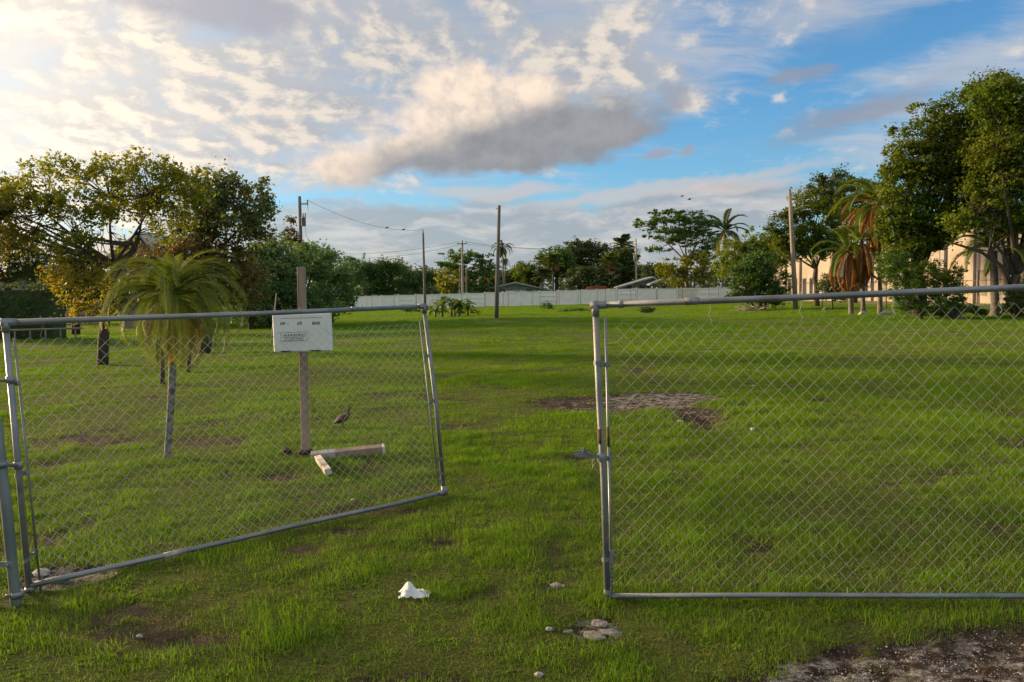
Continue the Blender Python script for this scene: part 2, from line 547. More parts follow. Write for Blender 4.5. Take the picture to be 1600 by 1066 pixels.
def surf(name, c1, c2=None, scale=6.0, rough=0.7, metal=0.0, bump=0.0, bscale=40.0, stretch=(1, 1, 1), spec=0.4, detail=6, lo=0.35, hi=0.65, extra=None, coords='Object'):
    m_, t, out = new_mat(name)
    co = t.node('ShaderNodeTexCoord').outputs[coords]
    co = t.v('MULTIPLY', co, stretch)
    p = t.node('ShaderNodeBsdfPrincipled')
    c2 = c2 or c1
    f = t.rng(t.noise(co, scale, detail, 0.6), lo, hi)
    c = t.mix(f, c1, c2)
    if extra:
        for (ec, es, elo, ehi, amt) in extra:
            c = t.mix(t.m('MULTIPLY', t.rng(t.noise(co, es, 6, 0.65), elo, ehi), amt), c, ec)
    t.put(p.inputs['Base Color'], c)
    t.put(p.inputs['Roughness'], t.rng(t.noise(co, scale * 2.3, 4), 0.3, 0.7, max(0.05, rough - 0.1), min(1, rough + 0.1), False))
    p.inputs['Metallic'].default_value = metal
    p.inputs['Specular IOR Level'].default_value = spec
    if bump:
        b = t.node('ShaderNodeBump')
        b.inputs['Strength'].default_value = bump
        b.inputs['Distance'].default_value = 0.01
        t.put(b.inputs['Height'], t.noise(co, bscale, 5, 0.6))
        t.put(p.inputs['Normal'], b.outputs[0])
    t.l.new(p.outputs[0], out.inputs['Surface'])
    return m_

def leaf_mat(name, dark, light, warm, trans=0.35, wscale=0.5, warm_amt=0.3, rough=0.5):
    """foliage: colour varies leaf by leaf ('tint') and clump by clump; light passes through the blades"""
    m_, t, out = new_mat(name)
    at_ = t.node('ShaderNodeAttribute'); at_.attribute_name = 'tint'
    co = t.node('ShaderNodeTexCoord').outputs['Object']
    nz = t.rng(t.noise(co, wscale, 3, 0.6), 0.35, 0.65)
    c = t.mix(at_.outputs['Fac'], dark, light)
    c = t.mix(t.m('MULTIPLY', nz, warm_amt), c, warm)
    p = t.node('ShaderNodeBsdfPrincipled')
    t.put(p.inputs['Base Color'], c)
    p.inputs['Roughness'].default_value = rough
    p.inputs['Specular IOR Level'].default_value = 0.28
    tr = t.node('ShaderNodeBsdfTranslucent')
    t.put(tr.inputs['Color'], t.mix(1.0, c, (1.5, 1.35, 0.55), 'MULTIPLY'))
    mx = t.node('ShaderNodeMixShader')
    mx.inputs[0].default_value = trans
    t.l.new(p.outputs[0], mx.inputs[1]); t.l.new(tr.outputs[0], mx.inputs[2])
    t.l.new(mx.outputs[0], out.inputs['Surface'])
    return m_

# ------------------------------------------------------------------ the ground sheet
def ground_mat():
    m_, t, out = new_mat('ground_soil_and_turf')
    co = t.node('ShaderNodeNewGeometry').outputs['Position']
    A = lambda nm: (lambda nd: (setattr(nd, 'attribute_name', nm), nd.outputs['Fac'])[1])(t.node('ShaderNodeAttribute'))
    bare, sand, dry, lush = A('bare'), A('sand'), A('dry'), A('lush')
    n1 = t.noise(co, 9, 8, 0.65)
    n2 = t.noise(co, 60, 6, 0.65)
    n3 = t.noise(co, 1.1, 8, 0.7)
    soil = t.mix(t.rng(n1, 0.35, 0.65), (0.030, 0.019, 0.013), (0.085, 0.058, 0.038))
    soil = t.mix(t.rng(n2, 0.55, 0.7), soil, (0.16, 0.12, 0.085))
    n4 = t.noise(t.v('MULTIPLY', co, (4, 9, 5)), 1.0, 9, 0.75)
    pale = t.mix(t.rng(n2, 0.4, 0.62), (0.17, 0.145, 0.12), (0.44, 0.40, 0.36))
    sf = t.rng(t.m('ADD', t.m('MULTIPLY', sand, 0.70), t.m('MULTIPLY', t.m('SUBTRACT', t.m('ADD', t.m('MULTIPLY', n1, 0.5), t.m('MULTIPLY', n4, 0.5)), 0.5), 3.4)), 0.45, 0.75)
    soil = t.mix(sf, soil, pale)
    y_ = t.sep(co)[1]
    farf = t.rng(y_, 10, 45)
    under = t.mix(t.rng(n2, 0.4, 0.6), (0.040, 0.058, 0.006), (0.110, 0.110, 0.022))  # ground between tufts: straw tones, darkened for the shade between blades
    farg = t.mix(t.rng(n3, 0.35, 0.65), (0.060, 0.150, 0.004), (0.092, 0.205, 0.006))
    farg = t.mix(t.m('MULTIPLY', dry, 0.75), farg, (0.16, 0.165, 0.030))
    farg = t.mix(t.m('MULTIPLY', lush, 0.6), farg, (0.036, 0.075, 0.010))
    farg = t.mix(t.m('MULTIPLY', t.rng(t.noise(co, 0.9, 7, 0.7), 0.50, 0.66), 0.5), farg, (0.15, 0.14, 0.045))
    turf = t.mix(farf, under, farg)
    bf = t.rng(t.m('ADD', bare, t.m('MULTIPLY', t.m('SUBTRACT', n1, 0.5), 0.7)), 0.35, 0.6)
    c = t.mix(bf, turf, soil)
    p = t.node('ShaderNodeBsdfPrincipled')
    t.put(p.inputs['Base Color'], c)
    p.inputs['Roughness'].default_value = 0.95
    p.inputs['Specular IOR Level'].default_value = 0.15
    b = t.node('ShaderNodeBump')
    b.inputs['Strength'].default_value = 0.9
    b.inputs['Distance'].default_value = 0.03
    t.put(b.inputs['Height'], t.m('ADD', t.noise(co, 22, 8, 0.7), t.m('MULTIPLY', n2, 0.4)))
    t.put(p.inputs['Normal'], b.outputs[0])
    t.l.new(p.outputs[0], out.inputs['Surface'])
    return m_

ys = [-60, -30, -12, -5, -1, 1.0]
yv = 1.5
while yv < 130:
    ys.append(yv); yv += max(0.035, yv * 0.0105)
while yv < 4500:
    ys.append(yv); yv *= 1.25
ys = np.array(ys)
tt = np.concatenate([[-60, -20, -8, -4, -2.4, -1.6], np.linspace(-1.15, 1.15, 300), [1.6, 2.4, 4, 8, 20, 60]])
YY, TT = np.meshgrid(ys, tt, indexing='ij')
wid = np.where(YY > 0, YY * 0.78 + 1.2, 1.2 + 0 * YY)
XX = TT * wid
b_, s_, d_, l_ = soil_maps(XX.ravel(), YY.ravel())
X1, Y1 = XX.ravel(), YY.ravel()
near_f = 1 - sstep(Y1, 25, 45)
Z1 = height(X1, Y1) + near_f * ((fbm(X1, Y1, 7, 4, 90) - 0.5) * (0.018 + 0.035 * b_) - 0.02 * b_)
# the hole dug at the right of the bare patch
hc = ground_at(1095, 655)
hd = np.sqrt(((X1 - hc[0]) / 0.33) ** 2 + ((Y1 - hc[1]) / 0.38) ** 2)
Z1 -= 0.10 * (1 - sstep(hd, 0.6, 1.1))
nr, nc = YY.shape
idx = np.arange(nr * nc).reshape(nr, nc)
quads = np.stack([idx[:-1, :-1], idx[:-1, 1:], idx[1:, 1:], idx[1:, :-1]], -1).reshape(-1, 4)
GM = ground_mat()
gme = mesh_np('ground', np.stack([X1, Y1, Z1], 1), quads, 4, GM, True, dict(bare=b_, sand=s_, dry=d_, lush=l_))
tag(link(bpy.data.objects.new('ground', gme)), kind='structure')

# ------------------------------------------------------------------ grass
def grass_mat():
    m_, t, out = new_mat('grass_blade')
    at_ = t.node('ShaderNodeAttribute'); at_.attribute_name = 'tint'
    hh = t.node('ShaderNodeAttribute'); hh.attribute_name = 'along'
    co = t.node('ShaderNodeNewGeometry').outputs['Position']
    rnd = t.node('ShaderNodeObjectInfo').outputs['Random']
    big = t.rng(t.noise(co, 0.35, 5, 0.65), 0.38, 0.62)
    mid = t.rng(t.noise(co, 1.5, 5, 0.65), 0.42, 0.62)
    brn = t.rng(t.noise(co, 0.9, 7, 0.7), 0.54, 0.70)
    c = t.mix(at_.outputs['Fac'], (0.100, 0.240, 0.005), (0.195, 0.375, 0.007))
    c = t.mix(t.m('MULTIPLY', mid, 0.65), c, (0.066, 0.175, 0.006))
    c = t.mix(t.m('MULTIPLY', big, 0.30), c, (0.165, 0.300, 0.010))
    c = t.mix(t.m('MULTIPLY', brn, 0.42), c, (0.22, 0.205, 0.050))
    dr = t.rng(at_.outputs['Fac'], 0.86, 0.90, 0, 1)
    c = t.mix(t.m('MULTIPLY', dr, 0.8), c, (0.34, 0.27, 0.11))
    y_ = t.sep(co)[1]
    c = t.mix(t.m('MULTIPLY', t.m('SUBTRACT', 1.0, hh.outputs['Fac']), 0.35), c, (0.16, 0.14, 0.05))
    p = t.node('ShaderNodeBsdfPrincipled')
    t.put(p.inputs['Base Color'], c)
    p.inputs['Roughness'].default_value = 0.6
    p.inputs['Specular IOR Level'].default_value = 0.10
    tr = t.node('ShaderNodeBsdfTranslucent')
    t.put(tr.inputs['Color'], t.mix(1.0, c, (1.3, 1.3, 0.6), 'MULTIPLY'))
    mx = t.node('ShaderNodeMixShader'); mx.inputs[0].default_value = 0.42
    t.l.new(p.outputs[0], mx.inputs[1]); t.l.new(tr.outputs[0], mx.inputs[2])
    t.l.new(mx.outputs[0], out.inputs['Surface'])
    return m_
GRASS = grass_mat()

def tuft_mesh(name, r, n, h, wd, seed, spread=0.5, dead=0.08, seg=3):
    g = np.random.default_rng(seed)
    a = g.random(n) * 2 * np.pi
    rr = r * np.sqrt(g.random(n))
    bx, by = rr * np.cos(a), rr * np.sin(a)
    hh = h * (0.45 + 0.75 * g.random(n)) * (1 - 0.35 * (rr / r) ** 2)
    lean = (0.10 + spread * g.random(n) ** 1.5) * hh
    la = a * 0.4 + g.random(n) * 2 * np.pi
    wa_ = la + np.pi / 2 + (g.random(n) - 0.5) * 1.6
    wdt = wd * (0.6 + 0.8 * g.random(n))
    tint = g.random(n) * 0.86
    dd = g.random(n) < dead
    tint[dd] = 0.95
    lean[dd] *= 1.9; hh[dd] *= 0.75
    V, T, AL = [], [], []
    for k in range(seg + 1):
        f = k / seg
        cx = bx + np.cos(la) * lean * f ** 1.9
        cy = by + np.sin(la) * lean * f ** 1.9
        cz = hh * (f - 0.28 * f ** 3) - 0.012
        ww = wdt * (1 - f) ** 0.7 * 0.5 if k < seg else np.zeros(n)
        V.append(np.stack([cx - np.cos(wa_) * ww, cy - np.sin(wa_) * ww, cz], 1))
        if k < seg:
            V.append(np.stack([cx + np.cos(wa_) * ww, cy + np.sin(wa_) * ww, cz], 1))
        T += [tint] * (2 if k < seg else 1)
        AL += [np.full(n, f)] * (2 if k < seg else 1)
    nv = len(V)
    VV = np.stack(V, 1).reshape(-1, 3)
    TTn = np.stack(T, 1).ravel(); AA = np.stack(AL, 1).ravel()
    fs = []
    base = np.arange(n) * nv
    for k in range(seg - 1):
        o = 2 * k
        fs.append(np.stack([base + o, base + o + 1, base + o + 3], 1))
        fs.append(np.stack([base + o, base + o + 3, base + o + 2], 1))
    o = 2 * (seg - 1)
    fs.append(np.stack([base + o, base + o + 1, base + o + 2], 1))
    return mesh_np(name, VV, np.concatenate(fs), 3, GRASS, False, dict(tint=TTn, along=AA))

def tuft_set(cname, specs):
    c = bpy.data.collections.new(cname)
    for i, sp in enumerate(specs):
        o = bpy.data.objects.new('%s_%02d' % (cname, i), tuft_mesh(cname, *sp))
        c.objects.link(o)
    return c

def scatter(name, pts, rots, scl, pick, coll, mat=None):
    """one mesh of points that carries tufts through geometry nodes"""
    me = bpy.data.meshes.new(name)
    n = len(pts)
    me.vertices.add(n)
    me.vertices.foreach_set('co', np.ascontiguousarray(pts, dtype=np.float32).ravel())
    a = me.attributes.new('rot', 'FLOAT_VECTOR', 'POINT'); a.data.foreach_set('vector', np.ascontiguousarray(rots, dtype=np.float32).ravel())
    a = me.attributes.new('scl', 'FLOAT_VECTOR', 'POINT'); a.data.foreach_set('vector', np.ascontiguousarray(scl, dtype=np.float32).ravel())
    a = me.attributes.new('pick', 'INT', 'POINT'); a.data.foreach_set('value', np.ascontiguousarray(pick, dtype=np.int32))
    o = bpy.data.objects.new(name, me)
    link(o)
    ng = bpy.data.node_groups.new(name + '_nodes', 'GeometryNodeTree')
    ng.interface.new_socket('Geometry', in_out='INPUT', socket_type='NodeSocketGeometry')
    ng.interface.new_socket('Geometry', in_out='OUTPUT', socket_type='NodeSocketGeometry')
    gi = ng.nodes.new('NodeGroupInput'); go = ng.nodes.new('NodeGroupOutput')
    ci = ng.nodes.new('GeometryNodeCollectionInfo')
    ci.inputs['Collection'].default_value = coll
    ci.inputs['Separate Children'].default_value = True
    ci.inputs['Reset Children'].default_value = True
    ip = ng.nodes.new('GeometryNodeInstanceOnPoints')
    ip.inputs['Pick Instance'].default_value = True
    def na(nm, typ):
        q = ng.nodes.new('GeometryNodeInputNamedAttribute'); q.data_type = typ
        q.inputs['Name'].default_value = nm
        return q.outputs['Attribute']
    e2r = ng.nodes.new('FunctionNodeEulerToRotation')
    ng.links.new(na('rot', 'FLOAT_VECTOR'), e2r.inputs[0])
    ng.links.new(gi.outputs[0], ip.inputs['Points'])
    ng.links.new(ci.outputs[0], ip.inputs['Instance'])
    ng.links.new(na('pick', 'INT'), ip.inputs['Instance Index'])
    ng.links.new(e2r.outputs[0], ip.inputs['Rotation'])
    ng.links.new(na('scl', 'FLOAT_VECTOR'), ip.inputs['Scale'])
    ng.links.new(ip.outputs[0], go.inputs[0])
    md = o.modifiers.new('scatter', 'NODES'); md.node_group = ng
    return o

def wedge(y0, y1, dens, seed, margin=1.0, ratio=0.70):
    g = np.random.default_rng(seed)
    W_ = y1 * ratio + margin
    n = int((y1 - y0) * 2 * W_ * dens)
    x = (g.random(n) * 2 - 1) * W_
    y = y0 + g.random(n) * (y1 - y0)
    k = np.abs(x) < y * ratio + margin
    return x[k], y[k], g

KEEP_OUT = []     # (x, y, radius): spots where nothing may grow through (litter, stones)
def lay_grass(name, y0, y1, dens, coll, ncoll, seed, base=1.0, kill=0.5, ratio=0.70):
    x, y, g = wedge(y0, y1, dens, seed, ratio=ratio)
    b, s, d, l = soil_maps(x, y)
    clump = fbm(x, y, 2.6 if y1 < 15 else 0.9, 3, 120)
    keep = g.random(len(x)) > np.clip(b * 1.35, 0, 0.985) 
    keep &= g.random(len(x)) > 0.25 * sstep(0.5 - clump, 0.0, 0.2)
    for (kx, ky, kr) in KEEP_OUT:
        keep &= (x - kx) ** 2 + (y - ky) ** 2 > kr * kr
    x, y, b, d, l, clump = x[keep], y[keep], b[keep], d[keep], l[keep], clump[keep]
    n = len(x)
    z = height(x, y)
    sc = base * (0.62 + 0.85 * sstep(clump, 0.3, 0.72)) * (1 - 0.38 * d) * (1 + 0.45 * l) * (1 - 0.5 * b) * (0.8 + 0.4 * g.random(n))
    rots = np.stack([(g.random(n) - 0.5) * 0.2, (g.random(n) - 0.5) * 0.2, g.random(n) * 6.283], 1)
    scl = np.stack([0.85 + 0.3 * g.random(n)] * 2 + [sc], 1)
    nl = ncoll // 3
    # the first third of the set are dry tufts, the rest green ones
    dryp = g.random(n) < 0.08 + 0.55 * d
    pick = np.where(dryp, g.integers(0, nl, n), g.integers(nl, ncoll, n))
    return scatter(name, np.stack([x, y, z], 1), rots, scl, pick, coll)


# ------------------------------------------------------------------ materials of the fence and the small things
GALV = surf('galvanised_pipe', (0.19, 0.205, 0.22), (0.29, 0.305, 0.32), 3.0, 0.45, 0.6, 0.15, 60, spec=0.5, extra=[((0.20, 0.09, 0.045), 1.3, 0.62, 0.72, 0.75), ((0.12, 0.11, 0.09), 11, 0.6, 0.72, 0.5)])
GALV_RUST = surf('rusty_galvanised_pipe', (0.19, 0.20, 0.205), (0.29, 0.295, 0.30), 4.0, 0.55, 0.5, 0.3, 60, spec=0.4, extra=[((0.17, 0.075, 0.04), 3.0, 0.62, 0.70, 0.8), ((0.34, 0.26, 0.20), 2.0, 0.55, 0.66, 0.5)])
RUST = surf('rust', (0.085, 0.038, 0.022), (0.17, 0.10, 0.065), 14, 0.85, 0.0, 0.5, 90)
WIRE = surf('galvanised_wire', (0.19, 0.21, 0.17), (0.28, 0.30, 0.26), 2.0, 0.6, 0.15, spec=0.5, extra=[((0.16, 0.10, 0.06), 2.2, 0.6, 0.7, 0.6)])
WIRE_L = surf('lightened_galvanised_wire', (0.34, 0.36, 0.33), (0.46, 0.48, 0.45), 2.0, 0.6, 0.1, spec=0.4)  # left mesh: paler copy of the wire, making up for missing sunlight
CAST = surf('cast_fitting', (0.20, 0.21, 0.22), (0.31, 0.32, 0.33), 9, 0.5, 0.6, 0.2, 70)
DARKIRON = surf('dark_iron', (0.03, 0.03, 0.03), (0.07, 0.06, 0.05), 12, 0.6, 0.4)

def lerp(a, b, t): return a + (b - a) * t

def chain_mesh(name, TLc, TRc, BRc, BLc, wlen, hgt, parent, droop_top=None, bottom=None, bulge=0.02, seed=0, rad=0.0012, mat=None):
    """woven wires: each one zigzags from bottom to top and hooks its neighbours"""
    wd = 0.0365
    nw = int(wlen / wd) - 1
    nl = int(hgt / wd)
    g = np.random.default_rng(seed)
    nrm = (TRc - TLc).cross(BLc - TLc).normalized()
    mb_v, mb_f = [], []
    U, Vv = [], []
    off = []
    for k in range(nw):
        for i in range(nl + 1):
            u = (k + ((i + k) & 1) * 1.0) * wd / wlen if False else (k + (i & 1 if k % 2 == 0 else (i + 1) & 1)) * wd / wlen
            U.append(u); Vv.append(i / nl)
            off.append(0.0022 if (i & 1) else -0.0022)
    U = np.array(U); Vv = np.array(Vv); off = np.array(off)
    A = lambda q: np.array(q)
    top = A(TLc)[None] * (1 - U)[:, None] + A(TRc)[None] * U[:, None]
    bot = A(BLc)[None] * (1 - U)[:, None] + A(BRc)[None] * U[:, None]
    if droop_top is not None: top[:, 2] += droop_top(U)
    if bottom is not None: bot[:, 2] += bottom(U)
    pos = bot * (1 - Vv)[:, None] + top * Vv[:, None]
    bl = (fbm(U * wlen, Vv * hgt, 1.1, 3, 200 + seed) - 0.5) * 2 * bulge * np.sin(np.pi * np.clip(Vv, 0, 1)) ** 0.5
    pos += A(nrm)[None] * (bl + off)[:, None]
    # loose lower edge
    lo = (1 - Vv) ** 6
    pos += (A((0, 0, 1))[None] * ((vnoise(U * wlen, Vv * 0, 3.0, 7) - 0.5) * 0.05 * lo)[:, None])
    pos = pos.reshape(nw, nl + 1, 3)
    t = np.zeros_like(pos)
    t[:, 1:-1] = pos[:, 2:] - pos[:, :-2]; t[:, 0] = pos[:, 1] - pos[:, 0]; t[:, -1] = pos[:, -1] - pos[:, -2]
    seg_t = np.array(BLc - TLc); seg_t = seg_t / np.linalg.norm(seg_t)
    a = np.array(nrm)[None, None] * np.ones_like(pos)
    b = np.cross(np.broadcast_to(seg_t, pos.shape), a)
    b /= np.linalg.norm(b, axis=-1, keepdims=True)
    ring = np.stack([pos + a * rad, pos + b * rad * 1.35, pos - a * rad, pos - b * rad * 1.35], 2)      # (nw, nl+1, 4, 3)
    V = ring.reshape(-1, 3)
    idx = np.arange(nw * (nl + 1) * 4).reshape(nw, nl + 1, 4)
    q = []
    for s_ in range(4):
        n_ = (s_ + 1) % 4
        q.append(np.stack([idx[:, :-1, s_], idx[:, :-1, n_], idx[:, 1:, n_], idx[:, 1:, s_]], -1).reshape(-1, 4))
    me = mesh_np(name, V, np.concatenate(q), 4, mat or WIRE, False)
    o = link(bpy.data.objects.new(name, me), parent)
    o.matrix_parent_inverse = (Matrix.Translation(parent.location)).inverted()
    tag(o, kind='stuff')
    return o, pos

def band(parent, at_, to, r=0.026, mat=None, name='brace_band'):
    """a strap round the frame pipe that reaches to the tension bar, with its bolt"""
    b = MB()
    d = (to - at_)
    ln = d.length
    ux = d.normalized()
    up = Vector((0, 0, 1))
    ring = [at_ + (ux * math.cos(q) + up.cross(ux) * math.sin(q)) * r for q in np.linspace(0.5, 2 * math.pi - 0.5, 13)]
    for s_ in (-0.011, 0.011):
        pass
    pts = [to + up.cross(ux) * 0.006] + ring + [to - up.cross(ux) * 0.006]
    vs_, fs = [], []
    for p in pts:
        for z in (-0.012, 0.012):
            for k in (1.0, 1.12):
                c_ = p - at_
                vs_.append(at_ + Vector((c_.x * k, c_.y * k, c_.z)) + up * z)
    for i in range(len(pts) - 1):
        a, c = i * 4, (i + 1) * 4
        fs += [(a, a + 2, c + 2, c), (a + 1, c + 1, c + 3, a + 3), (a, c, c + 1, a + 1), (a + 2, a + 3, c + 3, c + 2)]
    b.add(vs_, fs)
    m_ = lerp(at_, to, 0.72)
    q = up.cross(ux)
    b.tube([m_ - q * 0.020, m_ + q * 0.020], 0.005, 6)
    b.tube([m_ - q * 0.016, m_ - q * 0.023], 0.009, 6)
    return b.build(name, mat or CAST, parent)

# ------------------------------------------------------------------ left gate leaf, swung into the field and sagging
L_TL = P(8, 504, 4.45); L_BL = P(47, 933, 4.45)
L_TR = P(662, 479, 6.52)
L_BR = ground_at(694, 776); L_BR.z += 0.035
# outer corners of the frame
lg = empty('gate_leaf', (L_BL.x, L_BL.y, float(height(L_BL.x, L_BL.y))))
tag(lg, 'left chain link gate leaf, swung open and sagging, its far corner resting on the grass', 'gate', 'chain link gate leaves')
gr = 0.0170
MB().tube([L_TL + (L_TL - L_TR).normalized() * 0.0, lerp(L_TL, L_TR, .5) + Vector((0, 0, -0.006)), L_TR], gr, 12).build('top_rail', GALV, lg)
MB().tube([L_TL + Vector((0, 0, .012)), lerp(L_TL, L_BL, .5), L_BL + Vector((0, 0, -.03))], gr, 12).build('hinge_stile', GALV, lg)
MB().tube([L_TR + Vector((0, 0, .012)), lerp(L_TR, L_BR, .5) + Vector((0.012, 0, 0)), L_BR], gr, 12).build('latch_stile', GALV, lg)
lb = [lerp(L_BL, L_BR, t) for t in (0, .1, .25, .4, .55, .7, .85, 1)]
for i, q in enumerate(lb):
    q.z = max(q.z - 0.02 * math.sin(math.pi * i / 7), float(height(q.x, q.y)) + 0.028)
MB().tube(lb, gr, 12).build('bottom_rail', GALV, lg)
pm = lerp(lb[1], lb[3], .55)
MB().tube([pm - (L_BR - L_BL).normalized() * .05, pm + (L_BR - L_BL).normalized() * .09], gr * 1.1, 12).build('pipe_sleeve', surf('pale_sleeve', (.5, .5, .48), (.35, .3, .26), 20, .6, .2), lg)
for i, (c_, d1, d2) in enumerate(((L_TL, L_TR, L_BL), (L_TR, L_TL, L_BR), (L_BR, L_BL, L_TR))):
    e1 = (d1 - c_).normalized(); e2 = (d2 - c_).normalized()
    MB().tube([c_ - e1 * .028, c_ + e1 * .055], gr * 1.22, 12).tube([c_ - e2 * .024, c_ + e2 * .055], gr * 1.22, 12).build('corner_elbow', CAST, lg)
# tension bars
tbl_t = P(22, 528, 4.49); tbl_b = P(64, 926, 4.49)
MB().tube([tbl_t, tbl_b], 0.0068, 6).build('tension_bar', GALV, lg)
tbr_t = lerp(L_TR, L_BR, .075) + (L_TL - L_TR).normalized() * .055
tbr_b = lerp(L_TR, L_BR, .965) + (L_BL - L_BR).normalized() * .050
MB().tube([tbr_t, tbr_b], 0.0068, 6).build('tension_bar', GALV, lg)
for f in (.21, .55, .86, .985):
    band(lg, lerp(L_TL, L_BL, f), lerp(tbl_t, tbl_b, max(0, f - .03)), 0.0195)
for f in (.25, .50, .82, .90, .95):
    band(lg, lerp(L_TR, L_BR, f), lerp(tbr_t, tbr_b, f), 0.0195)
hgt_l = (L_TL - L_BL).length - .10
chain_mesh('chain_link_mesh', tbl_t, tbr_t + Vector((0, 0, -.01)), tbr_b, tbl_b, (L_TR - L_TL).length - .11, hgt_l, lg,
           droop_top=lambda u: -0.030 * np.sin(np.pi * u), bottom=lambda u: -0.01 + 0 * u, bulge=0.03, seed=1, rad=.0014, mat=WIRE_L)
for f in (.06, .30, .47, .62, .80, .93):
    a = lerp(L_TL, L_TR, f)
    MB().tube([a + Vector((0, -.024, .0)), a + Vector((0, .0, .026)), a + Vector((0, .026, 0)), a + Vector((.006, .004, -.04)), a + Vector((-.008, .0, -.085)), a + Vector((.01, 0, -.10))], 0.0018, 5).build('tie_wire', WIRE, lg)
a = lerp(L_TL, L_TR, .775)
MB().tube([a - (L_TR - L_TL).normalized() * .03, a + (L_TR - L_TL).normalized() * .03], gr * 1.15, 12).build('rail_coupling', CAST, lg)

# the hinge post at the frame's edge and a neighbour post with its strap
hp_b = ground_at(29, 946); hp_t = P(-7, 655, hp_b.y - .02)
hp = empty('gate_post', hp_b)
tag(hp, 'short thick leaning steel post that hinges the left gate leaf', 'post', 'steel gate posts')
MB().tube([hp_b - Vector((0, 0, .3)), lerp(hp_b, hp_t, .5), hp_t], 0.0275, 14, cap=False).build('pipe', GALV, hp)
MB().tube([lerp(hp_b, hp_t, .5), hp_t - Vector((0, 0, .01))], 0.024, 14).build('dark_core', DARKIRON, hp)  # dark plug standing in for the shade inside the open pipe
def hinge(post_pt, gate_pt):
    b = MB()
    b.tube([gate_pt - Vector((0, 0, .020)), gate_pt + Vector((0, 0, .020))], 0.0235, 12)
    b.tube([post_pt - Vector((0, 0, .018)), post_pt + Vector((0, 0, .018))], 0.034, 12)
    b.tube([post_pt, gate_pt], 0.011, 8)
    n_ = (gate_pt - post_pt).normalized().cross(Vector((0, 0, 1)))
    b.tube([gate_pt + n_ * -.04, gate_pt + n_ * -.02], 0.008, 6)
    b.tube([post_pt + n_ * -.058, post_pt + n_ * -.03], 0.008, 6)
    return b.build('hinge', CAST, hp)
hinge(lerp(hp_b, hp_t, .76), lerp(L_TL, L_BL, .515))
hinge(lerp(hp_b, hp_t, .06), lerp(L_TL, L_BL, .975))
hinge(lerp(L_TL, L_BL, .205) + Vector((-.09, -.02, 0)), lerp(L_TL, L_BL, .205))
fp = P(-14, 905, 4.2)
fq = empty('gate_post', (fp.x, fp.y, float(height(fp.x, fp.y))))
tag(fq, 'far left steel post behind a bolted strap at the edge of the picture', 'post', 'steel gate posts')
MB().tube([Vector((fp.x, fp.y, -.3)), Vector((fp.x - .03, fp.y, .75))], 0.026, 12).build('pipe', GALV, fq)
MB().box((fp.x + .06, fp.y - .005, .24), (.13, .012, .030)).tube([(fp.x + .10, fp.y - .03, .24), (fp.x + .10, fp.y + .01, .24)], .009, 6).build('strap', CAST, fq)

# ------------------------------------------------------------------ right gate leaf, nearly shut
R_TL = P(930, 477, 4.26); R_BL = ground_at(949, 940); R_BL.z += .03
e_t = (P(1600, 449, 4.08) - R_TL).normalized(); e_b = (P(1600, 932, 4.07) - R_BL).normalized()
R_TR = R_TL + e_t * 3.02; R_BR = R_BL + e_b * 3.0
rg = empty('gate_leaf', (R_BL.x, R_BL.y, float(height(R_BL.x, R_BL.y))))
tag(rg, 'right chain link gate leaf, upright and nearly shut, with rust stains beside its latch', 'gate', 'chain link gate leaves')
MB().tube([R_TL, lerp(R_TL, R_TR, .35) + Vector((0, 0, -.004)), lerp(R_TL, R_TR, .7), R_TR], gr, 12).build('top_rail', GALV, rg)
MB().tube([R_TL, lerp(R_TL, R_BL, .3), lerp(R_TL, R_BL, .6) + Vector((.006, 0, 0)), R_BL], gr, 12).build('latch_stile', GALV_RUST, rg)
MB().tube([R_BL, lerp(R_BL, R_BR, .3) + Vector((0, 0, .004)), R_BR], gr * .85, 12).build('bottom_rail', GALV, rg)
MB().tube([R_TR, R_BR], gr, 12).build('hinge_stile', GALV, rg)
for (c_, d1, d2) in ((R_TL, R_TR, R_BL), (R_TR, R_TL, R_BR)):
    e1 = (d1 - c_).normalized(); e2 = (d2 - c_).normalized()
    MB().tube([c_ - e1 * .028, c_ + e1 * .060], gr * 1.22, 12).tube([c_ - e2 * .022, c_ + e2 * .06], gr * 1.22, 12).build('corner_elbow', CAST, rg)
for px_ in (1080,):
    a = P(px_, 466.5, 4.22)
    a = lerp(R_TL, R_TR, (a - R_TL).length / (R_TR - R_TL).length)
    MB().tube([a - e_t * .035, a + e_t * .04], gr * 1.18, 12).build('rail_coupling', CAST, rg)
a = lerp(R_TL, R_TR, .045)
MB().tube([a - e_t * .012, a + e_t * .012], gr * 1.25, 12).build('rail_band', CAST, rg)
tb_t = P(946, 496, 4.255); tb_b = P(956, 931, 4.235)
MB().tube([tb_t, lerp(tb_t, tb_b, .42), lerp(tb_t, tb_b, .44)], 0.0070, 6).tube([lerp(tb_t, tb_b, .46), tb_b], 0.0070, 6).build('tension_bar', GALV, rg)
MB().tube([lerp(tb_t, tb_b, .39), lerp(tb_t, tb_b, .46)], 0.0082, 6).build('rust_scab', RUST, rg)
MB().tube([lerp(R_TL, R_BL, .425) , lerp(R_TL, R_BL, .475)], gr * 1.04, 12).build('rust_scab', RUST, rg)
for f in (.20, .53, .87):
    band(rg, lerp(R_TL, R_BL, f), lerp(tb_t, tb_b, f - .03) + e_t * .012, 0.0195)
band(rg, R_BL + Vector((0, 0, .02)), tb_b + e_t * .03, 0.0195)
